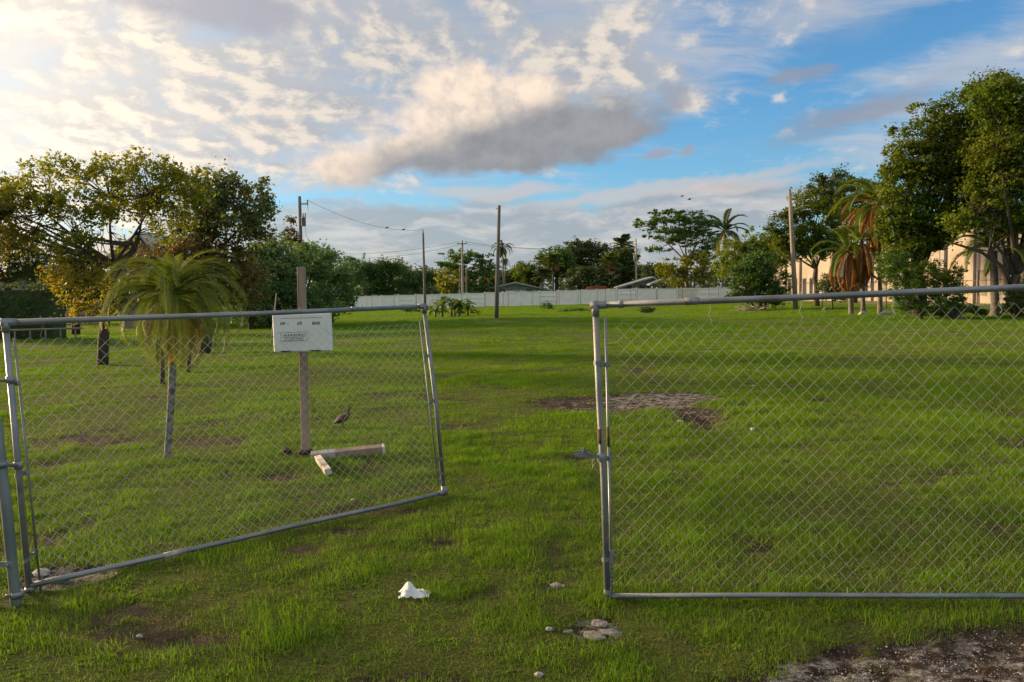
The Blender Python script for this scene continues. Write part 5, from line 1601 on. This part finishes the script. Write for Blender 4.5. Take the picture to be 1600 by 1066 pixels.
for i in range(npan + 1):
    q = fa + dirf * (i * Lf / npan); q.z = float(height(q.x, q.y))
    o = link(bpy.data.objects.new('post', pom), wf); o.location = q - wf.location; o.rotation_euler = (0, 0, rzf)
    if i == npan: break
    q2 = fa + dirf * ((i + .5) * Lf / npan); q2.z = float(height(q2.x, q2.y))
    pxq = (q2.x / q2.y) * F_PX + 800
    cream = 1050 < pxq < 1095
    o = link(bpy.data.objects.new('panel', pm2 if cream else pm1), wf); o.location = q2 - wf.location + Vector((0, 0, .05)); o.rotation_euler = (0, 0, rzf)
    if cream: o['label'] = 'cream panel that stands out in the white fence'
    for z_ in (.08, 1.80):
        o = link(bpy.data.objects.new('rail', rmid), wf); o.location = q2 - wf.location + Vector((0, 0, z_)) - Vector((0, .03, 0)); o.rotation_euler = (0, 0, rzf)
    if i % 4 == 3:
        for z_ in (.65, 1.25):
            o = link(bpy.data.objects.new('rail', rmid), wf); o.location = q2 - wf.location + Vector((0, -.04, z_)); o.rotation_euler = (0, 0, rzf)

DKPOST = surf('dull_steel_post', (0.10, 0.11, 0.11), (0.17, 0.17, 0.17), 6, 0.6, 0.3)
def wire_fence(label, pts, h_, step, r=.03, mat=None, mesh_step=.22, lean=0.0, rr=.022):
    mat = mat or DKPOST
    root = empty('chain_link_fence', pts[0]); tag(root, label, 'fence', 'chain link fences round the field')
    ms = MB()
    for a, b in zip(pts[:-1], pts[1:]):
        L_ = (b - a).length; n = max(1, int(round(L_ / step)))
        prev = None
        for i in range(n + 1):
            q = lerp(a, b, i / n); q.z = float(height(q.x, q.y))
            MB().tube([q - Vector((0, 0, .1)), q + Vector((0, 0, h_ + .03))], r, 6).build('post', mat, root)
            if prev is not None:
                MB().tube([prev + Vector((0, 0, h_)), q + Vector((0, 0, h_))], rr, 6).build('top_rail', mat, root)
                k = int((q - prev).length / mesh_step)
                nz = int(h_ / mesh_step)
                for j in range(-nz, k):
                    for s_ in (0, 1):
                        j0, z0 = max(j, 0), max(0, -j)
                        ln_ = min(nz - z0, k - j0)
                        if ln_ <= 0: continue
                        p0 = lerp(prev, q, (j0 / k) if not s_ else 1 - j0 / k) + Vector((0, 0, z0 * h_ / nz))
                        p1 = lerp(prev, q, ((j0 + ln_) / k) if not s_ else 1 - (j0 + ln_) / k) + Vector((0, 0, (z0 + ln_) * h_ / nz))
                        ms.tube([p0, p1], .0022, 3, cap=False)
            prev = q
    o = ms.build('chain_link_mesh', WIRE, root); tag(o, kind='stuff')
    return root
off = Vector((0, -2.0, 0))
wire_fence('dark post chain link fence that runs just in front of the long white fence', [stand(428, 84), stand(548, 106), fb_ + off], 1.92, 3.05, .032)
wire_fence('rusty chain link fence before the pale building on the right', [stand(1200, 66), stand(1385, 56), stand(1575, 47)], 1.95, 3.0, .03, surf('rusty_fence_pipe', (.09, .07, .06), (.16, .13, .11), 8, .8, .1), .25)
# low grey wall at the far left of the white fence
lw = MB(); a, b = stand(340, 62), stand(436, 66)
lw.prism([a + Vector((0, 0, -.1)), b + Vector((0, 0, -.1)), b + Vector((0, 0, .62)), a + Vector((0, 0, .62))], (0, .2, 0))
o = lw.build('low_wall', surf('grey_block_wall', (.36, .37, .37), (.26, .27, .28), 3, .9, 0, .3)); tag(o, 'low grey wall at the foot of the tree row on the left', 'wall')
lw = MB(); a, b = stand(-90, 29), stand(130, 31)
for (p, q) in ((a, b),):
    lw.tube([p + Vector((0, 0, .45)), q + Vector((0, 0, .50))], .04, 8)
    for k in range(9):
        c = lerp(p, q, (k + .5) / 9); lw.tube([c - Vector((0, 0, .1)), c + Vector((0, 0, .5))], .03, 6)
o = lw.build('low_rail_fence', surf('pinkish_rail', (.30, .24, .22), (.2, .16, .15), 3, .9)); tag(o, 'low pinkish rail fence at the foot of the hedge on the left', 'fence')

# ------------------------------------------------------------------ utility poles
POLE = surf('weathered_pole_wood', (0.10, 0.095, 0.09), (0.19, 0.175, 0.165), 2, 0.9, 0, 0.6, 18, stretch=(6, 6, .6), extra=[((.05, .045, .04), 4, .55, .7, .7)])
POLE2 = surf('pale_pole_wood', (0.22, 0.19, 0.155), (0.33, 0.29, 0.24), 2, 0.9, 0, 0.6, 18, stretch=(6, 6, .6), extra=[((.12, .10, .08), 4, .55, .7, .7)])
STEEL = surf('grey_equipment', (0.16, 0.17, 0.18), (0.24, 0.25, 0.26), 8, 0.5, 0.3)
def pole(label, px0, px1, pyt, d, r, mat, base_py=None):
    b_ = stand(px0, d)
    t_ = P(px1, pyt, d)
    root = empty('utility_pole', b_); tag(root, label, 'utility pole')
    MB().tube([b_ - Vector((0, 0, .2)), lerp(b_, t_, .33), lerp(b_, t_, .66), t_], [r * 1.2, r * 1.08, r * .95, r * .82], 10).build('shaft', mat, root)
    return root, b_, t_
r1, b1, t1 = pole('tall grey pole with a transformer and small arms, behind the permit box', 473.5, 468, 307, 60, .14, POLE)
m = MB()
m.tube([t1 + Vector((.1, -.1, -.50)), t1 + Vector((.38, -.14, -.58)), t1 + Vector((.62, -.14, -.52))], .028, 6)
m.tube([t1 + Vector((.1, -.1, -.62)), t1 + Vector((.60, -.14, -.60))], .02, 6)
m.build('bracket_arm', STEEL, r1)
m = MB()
c = t1 + Vector((.62, -.14, -.40)); m.lathe(c, [(.02, -.32), (.05, -.3), (.03, -.25), (.06, -.2), (.03, -.14), (.06, -.08), (.03, 0), (.05, .08), (.02, .14)], 8)
m.tube([c + Vector((0, 0, -.3)), c + Vector((.03, 0, -.7))], .015, 5)
m.build('insulator', STEEL, r1)
c = t1 + Vector((.30, -.20, -1.85))
m = MB(); m.lathe(c, [(.001, -.38), (.15, -.38), (.17, -.35), (.17, .22), (.19, .24), (.12, .30), (.001, .32)], 12); m.build('transformer', STEEL, r1)
for s_ in (-.06, .10):
    m = MB(); m.lathe(c + Vector((s_ + .04, 0, .30)), [(.03, 0), (.05, .05), (.03, .10), (.05, .15), (.03, .20), (.045, .25), (.01, .30)], 8); m.build('bushing', DARKIRON, r1)
m = MB(); m.tube([c + Vector((-.15, .05, 0)), c + Vector((-.30, .18, 0))], .04, 6); m.tube([c + Vector((.1, 0, -.38)), c + Vector((.18, 0, -1.1)), c + Vector((.9, .2, -2.3))], .012, 5); m.build('ground_wire', DARKIRON, r1)
r2, b2, t2 = pole('thin dark pole with a pointed cap at the end of the tree row', 664.5, 661, 364, 80, .12, POLE)
m = MB(); m.tube([t2, t2 + Vector((0, 0, .18)), t2 + Vector((-.03, 0, .45))], [.05, .06, .01], 6); m.build('insulator', POLE2, r2)
r3, b3, t3 = pole('tall bare dark pole in the middle of the field', 775.5, 780, 321, 52, .12, POLE)
m = MB(); m.tube([t3 + Vector((-.05, -.12, -.25)), t3 + Vector((-.22, -.12, -.22))], .02, 5); m.build('bolt', DARKIRON, r3)
r4, b4, t4 = pole('pale leaning bare pole left of the queen palms', 1243.5, 1233.5, 297, 61, .165, POLE2)
m = MB(); m.tube([t4, t4 + Vector((.04, 0, .12))], .04, 6); m.build('cap_bolt', DARKIRON, r4)
r5, b5, t5 = pole('grey pole with a short crossarm beyond the white fence', 723.5, 722, 376, 108, .15, POLE2)
MB().box(t5 + Vector((0, -.18, -.45)), (1.3, .12, .12)).build('crossarm', POLE, r5)
for s_ in (-.55, 0, .55):
    m = MB(); m.lathe(t5 + Vector((s_, -.18, -.38)), [(.02, 0), (.06, .08), (.03, .14), (.06, .2), (.01, .26)], 6); m.build('insulator', STEEL, r5)
r6, b6, t6 = pole('yellowish pole behind the grey roofed house', 994.5, 993.5, 373, 122, .15, surf('yellow_pole', (.34, .27, .15), (.42, .35, .2), 2, .9))
m = MB(); m.lathe(t6 + Vector((-.2, -.2, -2.9)), [(.001, -.5), (.2, -.5), (.22, .3), (.001, .4)], 10); m.build('transformer', POLE2, r6)
r7, b7, t7 = pole('short thin grey pole close beside the crossarm pole', 718.5, 718.5, 416, 110, .13, POLE2)
r8, b8, t8 = pole('second short grey pole right of the crossarm pole', 728.5, 728.5, 420, 110, .13, POLE2)

CABLE = surf('black_cable', (0.03, 0.03, 0.035), (0.05, 0.05, 0.05), 3, 0.6)
def wire(label, a, b, sag, r=.018, group='overhead wires', name='overhead_wire'):
    pts = [lerp(a, b, t) - Vector((0, 0, sag * 4 * t * (1 - t))) for t in np.linspace(0, 1, 22)]
    o = MB().tube(pts, r, 5, cap=False).build(name, CABLE); tag(o, label, 'wire', group); return pts
w1 = wire('sagging wire with two birds on it, from the transformer pole to the thin dark pole', t1 + Vector((.62, -.14, -.3)), t2 + Vector((0, 0, .3)), .75, .012)
wire('upper wire running left from the crossarm pole', P(430, 389, 112), t5 + Vector((-.5, -.18, -.2)), 1.1, .018)
wire('lower wire running left from the crossarm pole', P(430, 392, 112), t5 + Vector((-.5, -.18, -.6)), 1.4, .018)
wire('upper wire between the crossarm pole and the yellowish pole', t5 + Vector((.5, -.18, -.2)), P(1000, 381, 120), .9, .022)
wire('lower wire between the crossarm pole and the yellowish pole', t5 + Vector((.5, -.18, -.5)), P(1000, 385, 120), .6, .018)
wire('thin wire from the thin dark pole down into the tree row', t2 + Vector((0, 0, -2.4)), P(560, 430, 78), .8, .010)
wire('faint wire rising left from the yellowish pole', t6 + Vector((0, 0, -.3)), P(900, 392, 130), .3, .012)

def small_bird(label, c, s_, fly=False, rz=0):
    root = empty('bird', c); tag(root, label, 'bird', 'small birds'); root.rotation_euler = (0, 0, rz)
    m = MB(); pr = [(-.16, .004, .0), (-.10, .015, .0), (-.04, .035, .01), (.03, .040, .02), (.075, .022, .035), (.10, .024, .045), (.12, .016, .045), (.14, .003, .042)]
    m.tube([(x * s_, 0, (z + (.03 if not fly else 0)) * s_) for x, r, z in pr], [r * s_ for x, r, z in pr], 8)
    o = bpy.data.objects.new('body', m.mesh('body', DARKIRON)); link(o, root)
    for q in (-1, 1):
        m = MB()
        if fly: m.prism([Vector((.05, 0, .02)) * s_, Vector((.02, q * .16, .07)) * s_, Vector((-.04, q * .30, .02)) * s_, Vector((-.04, q * .14, .04)) * s_, Vector((-.05, 0, .02)) * s_], (0, 0, .008 * s_))
        else: m.tube([Vector((.03, q * .035, .05)) * s_, Vector((-.10, q * .02, .03)) * s_], [.02 * s_, .006 * s_], 6)
        o = bpy.data.objects.new('wing', m.mesh('wing', DARKIRON)); link(o, root)
def on_wire(pts, px_):
    return min(pts, key=lambda p: abs(p.x / p.y * F_PX + 800 - px_))
q = [lerp(w1[i], w1[i + 1], k / 10) for i in range(len(w1) - 1) for k in range(10)]
small_bird('left one of two small birds perched on the sagging wire', on_wire(q, 608), 1.5)
small_bird('right one of two small birds perched on the sagging wire', on_wire(q, 634), 1.5)
small_bird('left one of two birds flying above the flat topped tree', P(1066, 307, 90), 1.7, True, .3)
small_bird('right one of two birds flying above the flat topped tree', P(1077.5, 312, 90), 1.9, True, -.3)

# ------------------------------------------------------------------ thin stakes by the small palm
STK = surf('thin_stem_bark', (.08, .05, .035), (.14, .09, .06), 8, .9, 0, .4)
for (p0, p1, lb_) in (((254, 601), (250, 500), 'left thin bare sapling stem behind the small palm'), ((294, 582), (298, 480), 'right thin bare sapling stem behind the small palm')):
    a = ground_at(*p0); b = P(p1[0], p1[1], a.y)
    o = MB().tube([a - Vector((0, 0, .05)), lerp(a, b, .5) + Vector((.02, 0, 0)), b], [.05, .035, .03], 7).build('sapling_stem', STK); tag(o, lb_, 'sapling', 'bare sapling stems')
a = stand(424, 30); b = P(432, 458, 30)
o = MB().tube([a, lerp(a, b, .5), b], [.035, .03, .018], 6).build('leaning_cane', surf('pale_cane', (.42, .36, .24), (.32, .27, .18), 8, .8)); tag(o, 'pale leaning cane left of the permit box', 'cane')
a = P(437, 455, 30); b = P(447, 395, 30)
# pile of cut branches and stones under the right trees
pl_ = stand(1172, 60.5)
o_ = MB(); g = np.random.default_rng(31)
for k in range(26):
    a = pl_ + Vector((g.normal() * .6, g.normal() * .3, .05 + g.random() * .25)); d_ = Vector((g.normal(), g.normal() * .4, g.normal() * .2)).normalized() * g.uniform(.3, .8)
    o_.tube([a - d_, a + Vector((0, 0, g.normal() * .05)), a + d_], [.03, .025, .015], 5)
o = o_.build('branch_pile', surf('dead_wood', (.24, .18, .15), (.38, .31, .27), 8, .9)); tag(o, 'pile of dry cut branches at the foot of the dark green bush tree', 'branch pile', kind='stuff')
for i, (px_, d, sx, lb_) in enumerate(((1348, 47.5, .55, 'white broken block at the foot of the middle queen palm'), (1385, 46.5, .75, 'long white slab on the grass right of the queen palms'), (1500, 40.2, .4, 'pale stone before the leafy shrub'), (1010, 60, .7, 'grey lump above the right gate rail'), (1290, 58, .5, 'pale stone by the fence under the dark tree'))):
    c = stand(px_, d); o = rock_mesh(200 + i, sx, .3, .34).build('block', CHALK if i < 2 else STONE, None, (c.x, c.y, c.z + .08)); tag(o, lb_, 'block', 'blocks lying under the far trees')
AG = leaf_mat('agave_leaf', (.10, .14, .11), (.18, .22, .17), (.14, .17, .12), .15, 1, .3)
ab = stand(1487, 40); ao = empty('agave_plant', ab); tag(ao, 'grey green spiky plant in front of the leafy shrub', 'agave')
for k in range(16):
    aa, ee = k * 2.4, R(30 + 3.4 * k)
    d_ = Vector((math.cos(aa) * math.cos(ee), math.sin(aa) * math.cos(ee), math.sin(ee)))
    sd_ = Vector((-math.sin(aa), math.cos(aa), 0))
    L_ = 1.0
    m = MB(); m.add([(sd_ * .05), (-sd_ * .05), d_ * L_ * .5 - sd_ * .055 , d_ * L_ * .5 + sd_ * .055, d_ * L_, d_ * L_ * .5 - Vector((0, 0, .04))], [(0, 1, 2, 3), (3, 2, 4), (0, 3, 5), (1, 5, 2), (3, 4, 5), (4, 2, 5)])
    o = link(bpy.data.objects.new('leaf', m.mesh('leaf', AG)), ao)

# ------------------------------------------------------------------ pale building on the right
STUCCO = surf('cream_stucco', (0.42, 0.355, 0.28), (0.33, 0.275, 0.21), 0.5, 0.9, 0, 0.2, 14, extra=[((.34, .27, .20), .8, .58, .74, .5)])
TRIM = surf('grey_trim', (0.40, 0.37, 0.34), (0.32, 0.29, 0.27), 2, .8)
RECESS = surf('dull_door_paint', (0.24, 0.19, 0.15), (0.18, 0.14, 0.11), 2, .7)
GLASS = surf('dark_window_glass', (0.03, 0.035, 0.04), (0.05, 0.055, 0.06), 3, .15, 0, spec=.6)
wa_, wb_ = stand(1196, 99), stand(1660, 55)
axw = (wb_ - wa_); axw.z = 0; Lw = axw.length; axw.normalize()
nw_ = Vector((axw.y, -axw.x, 0))                 # outward normal, towards the field
if nw_.x > 0: nw_ = -nw_
bld = empty('warehouse', lerp(wa_, wb_, .5)); tag(bld, 'long cream walled building behind the right trees, warm sunlight on its side', 'building')
def wbox(name, s0, s1, z0, z1, dep, mat, out_=0.0):
    a, b = wa_ + axw * s0 + nw_ * out_, wa_ + axw * s1 + nw_ * out_
    zb = 0.3
    m = MB(); m.prism([Vector((a.x, a.y, z0 + zb)), Vector((b.x, b.y, z0 + zb)), Vector((b.x, b.y, z1 + zb)), Vector((a.x, a.y, z1 + zb))], -nw_ * dep)
    return m.build(name, mat, bld)
hseg = [(0, .34, 5.0), (.34, .60, 5.4), (.60, 1.0, 6.6)]
for a, b, h_ in hseg:
    wbox('wall', Lw * a + .01, Lw * b - .01, -.8, h_, 14, STUCCO)
    wbox('cornice', Lw * a + .02, Lw * b - .02, h_ + .003, h_ + .28, 14.2, TRIM, .18)
for k in range(13):
    s_ = Lw * (k + .5) / 13
    h_ = [h for a, b, h in hseg if a <= (k + .5) / 13 <= b][0]
    wbox('pilaster', s_ - .22, s_ + .22, -.8, h_ - .05, .25, STUCCO if k % 3 else TRIM, .25)
for k in range(13):
    s_ = Lw * (k + 1.0) / 13
    if k in (12,): continue
    if k % 3 == 0: wbox('door', s_ - .55, s_ + .55, -.1, 2.5, .06, RECESS, .03)
    else:
        for q_ in (-.75, .75):
            f = wbox('window', s_ + q_ - .45, s_ + q_ + .45, .7, 2.7, .06, RECESS, .03)
            g_ = wbox('pane', s_ + q_ - .36, s_ + q_ + .36, .8, 2.6, .02, RECESS if k > 6 else GLASS, .036)
            g_.parent = f; g_.matrix_parent_inverse = Matrix.Identity(4)
            g_.matrix_parent_inverse = (Matrix.Translation(bld.location)).inverted() if False else f.matrix_parent_inverse
            f_m = f.matrix_parent_inverse
            g_.matrix_parent_inverse = Matrix.Identity(4)
for k in range(4):
    s_ = Lw * (.62 + .1 * k)
    a = wa_ + axw * s_ + nw_ * .12
    MB().tube([Vector((a.x, a.y, .2)), Vector((a.x, a.y, 6.4))], .07, 8).build('downpipe', TRIM, bld)
a = wa_ + axw * (Lw * .80) + nw_ * .12
MB().box((a.x, a.y, 3.6), (.3, .3, .22)).build('wall_lamp', DARKIRON, bld)
# paved strip before it
pv = MB(); p0, p1 = wa_ + nw_ * 5, wb_ + nw_ * 5
pts = []
vs_, fs = [], []
for i in range(15):
    for o__ in (0.02, 5.5):
        q = lerp(wa_, wb_, i / 14 * .98 + .01) + nw_ * o__
        vs_.append((q.x, q.y, float(height(q.x, q.y)) + .03))
for i in range(14):
    fs.append((i * 2, i * 2 + 2, i * 2 + 3, i * 2 + 1))
me = bpy.data.meshes.new('pavement'); me.from_pydata(vs_, [], fs); me.materials.append(surf('pinkish_paving', (.28, .22, .19), (.22, .17, .15), 1.5, .9, 0, .3)); tag(link(bpy.data.objects.new('pavement', me)), kind='structure')

# ------------------------------------------------------------------ houses beyond
GREENW = surf('pale_green_wall', (0.26, 0.30, 0.24), (0.21, 0.25, 0.20), 1, .9)
ROOFW = surf('pale_roof_sheet', (0.46, 0.47, 0.47), (0.36, 0.37, 0.38), 1.5, .8)
ROOFB = surf('brown_roof', (0.12, 0.085, 0.07), (0.18, 0.13, 0.10), 2, .9)
def gable(label, pxl, pxr, py_ridge, py_eave, d, deep, wallm, roofm, wins, ridge_px=None, group='houses beyond the white fence'):
    s = d / F_PX
    a, b = stand(pxl, d), stand(pxr, d)
    zr, ze = P((pxl + pxr) / 2, py_ridge, d).z, P((pxl + pxr) / 2, py_eave, d).z
    rx = P(ridge_px or (pxl + pxr) / 2, py_ridge, d).x
    root = empty('house', lerp(a, b, .5)); tag(root, label, 'house', group)
    x0, x1 = a.x + .5, b.x - .5
    zl = ze + (zr - ze) * (.5 / max(.6, rx - a.x)); zrr = ze + (zr - ze) * (.5 / max(.6, b.x - rx))
    m = MB(); m.prism([Vector((x0, d, -1)), Vector((x1, d, -1)), Vector((x1, d, zrr - .18)), Vector((rx, d, zr - .18)), Vector((x0, d, zl - .18))], (0, deep, 0)); m.build('wall', wallm, root)
    for s_, e_ in ((a.x, rx), (rx, b.x)):
        z0, z1 = (ze, zr) if s_ == a.x else (zr, ze)
        m = MB(); m.prism([Vector((s_, d - .7, z0 - .16)), Vector((e_, d - .7, z1 - .16)), Vector((e_, d - .7, z1 + .06)), Vector((s_, d - .7, z0 + .06))], (0, deep + 1.2, 0)); m.build('roof_slope', roofm, root)
    for (wx, wy, ww, wh) in wins:
        c = P(wx, wy, d)
        f = MB().box((c.x, d - .02, c.z), (ww, .08, wh)).build('window', ROOFW, root)
        g_ = MB().box((c.x, d - .07, c.z), (ww - .2, .03, wh - .2)).build('pane', GLASS)
        g_.parent = f; g_.matrix_parent_inverse = Matrix.Translation(root.location).inverted() @ Matrix.Identity(4)
        g_.matrix_parent_inverse = Matrix.Identity(4)
    return root
gable('low pale house with a white edged gable left of the fan palms', 757, 852, 441, 452, 118, 9, GREENW, ROOFW, [(778, 455, 2.4, 1.0), (828, 455, 1.6, 1.0)], 805)
gable('left green walled house with the larger sloping grey roof', 953, 1046, 433, 452, 116, 9, GREENW, ROOFW, [(983, 449.5, 1.0, .9), (1003, 448.5, 1.0, .9)], 1020)
gable('small gabled wing of the green walled house with one window', 1014, 1062, 436, 444, 113, 6, GREENW, ROOFW, [(1037, 446.5, 1.0, .8)], 1036)
gable('brown roofed house between the small palms and the green house', 938, 990, 438, 447, 126, 7, ROOFB, ROOFB, [], 968)
gable('house with a blue grey gable seen through the big left tree', 176, 262, 364, 405, 48, 8, surf('pinkish_house_wall', (.30, .22, .19), (.25, .19, .17), 1, .9), ROOFW, [], 225, None)
gable('low pinkish house glimpsed over the hedge at the far left', -90, 90, 425, 437, 60, 8, surf('mauve_house_wall', (.34, .29, .31), (.28, .24, .26), 1, .9), ROOFB, [(44, 444, 1.6, .5)], 0, None)
gable('white shed roof behind the fence below the flat topped tree', 1093, 1118, 443, 448, 110, 4, VINYL, ROOFW, [], 1106)
# parked things behind the white fence
def van(px_, d, label, paint, L_=4.6, h_=2.0):
    c = stand(px_, d); root = empty('parked_van', c); tag(root, label, 'van')
    m = MB(); m.prism([c + Vector(p) for p in ((-L_ / 2, 0, .35), (L_ / 2, 0, .35), (L_ / 2, 0, 1.0), (L_ / 2 - .9, 0, 1.15), (L_ / 2 - 1.6, 0, h_), (-L_ / 2 + .1, 0, h_), (-L_ / 2, 0, 1.0))], (0, 1.8, 0)); m.build('body', paint, root)
    m = MB(); m.prism([c + Vector(p) for p in ((L_ / 2 - 1.1, -.01, 1.2), (L_ / 2 - 1.65, -.01, h_ - .12), (-L_ / 2 + .4, -.01, h_ - .12), (-L_ / 2 + .3, -.01, 1.2))], (0, -.02, 0)); m.build('window', GLASS, root)
    for s_ in (-1, 1):
        MB().tube([c + Vector((s_ * L_ * .3, -.05, .34)), c + Vector((s_ * L_ * .3, .2, .34))], .34, 14).build('wheel', DARKIRON, root)
van(815, 110, 'white van whose roof shows above the fence before the left house', VINYL)
c = stand(932, 108)
o = MB().box(c + Vector((0, 0, 1.15)), (2.6, 1.0, 2.3), bev=.05).box(c + Vector((.2, -.1, 2.32)), (2.0, 1.1, .1)).build('orange_container', surf('orange_paint', (.42, .10, .04), (.32, .08, .04), 2, .6)); tag(o, 'orange red container peeping over the white fence', 'container')

# grass laid last so that it leaves the litter free
tag(lay_grass('grass', 1.6, 9.5, 125, tuft_set('tuft_near',
    [(0.12, 46, 0.062, 0.0036, 10 + i, 0.9, 0.35) for i in range(4)] + [(0.11, 50, 0.082, 0.0034, 30 + i, 0.75, 0.10) for i in range(8)]), 12, 501),
    kind='stuff')
tag(lay_grass('grass', 9.5, 26, 30, tuft_set('tuft_mid',
    [(0.24, 70, 0.065, 0.0075, 50 + i, 0.8, 0.42, 2) for i in range(3)] + [(0.22, 80, 0.085, 0.0075, 60 + i, 0.6, 0.10, 2) for i in range(6)]), 9, 502, 1.0), kind='stuff')
tag(lay_grass('grass', 26, 106, 4.0, tuft_set('tuft_far',
    [(0.55, 80, 0.07, 0.022, 70 + i, 0.7, 0.4, 2) for i in range(3)] + [(0.5, 90, 0.095, 0.022, 80 + i, 0.6, 0.08, 2) for i in range(6)]), 9, 503, 1.0), kind='stuff')

# a second, short and dense layer close by: stubble, straw and small broad leaved weeds
stub = [(0.12, 60, 0.030, 0.0034, 210 + i, 1.2, 0.55) for i in range(4)] + [(0.12, 70, 0.042, 0.0030, 220 + i, 1.0, 0.15) for i in range(6)] + [(0.05, 16, 0.045, 0.016, 230 + i, 1.3, 0.05) for i in range(2)]
tag(lay_grass('grass', 1.8, 8.5, 130, tuft_set('stubble', stub), 12, 504), kind='stuff')
tag(lay_grass('grass', 8.5, 20, 28, tuft_set('stubble_far', [(0.26, 90, 0.035, 0.006, 240 + i, 1.1, 0.45, 2) for i in range(3)] + [(0.26, 90, 0.045, 0.006, 250 + i, 1.0, 0.12, 2) for i in range(6)]), 9, 505), kind='stuff')
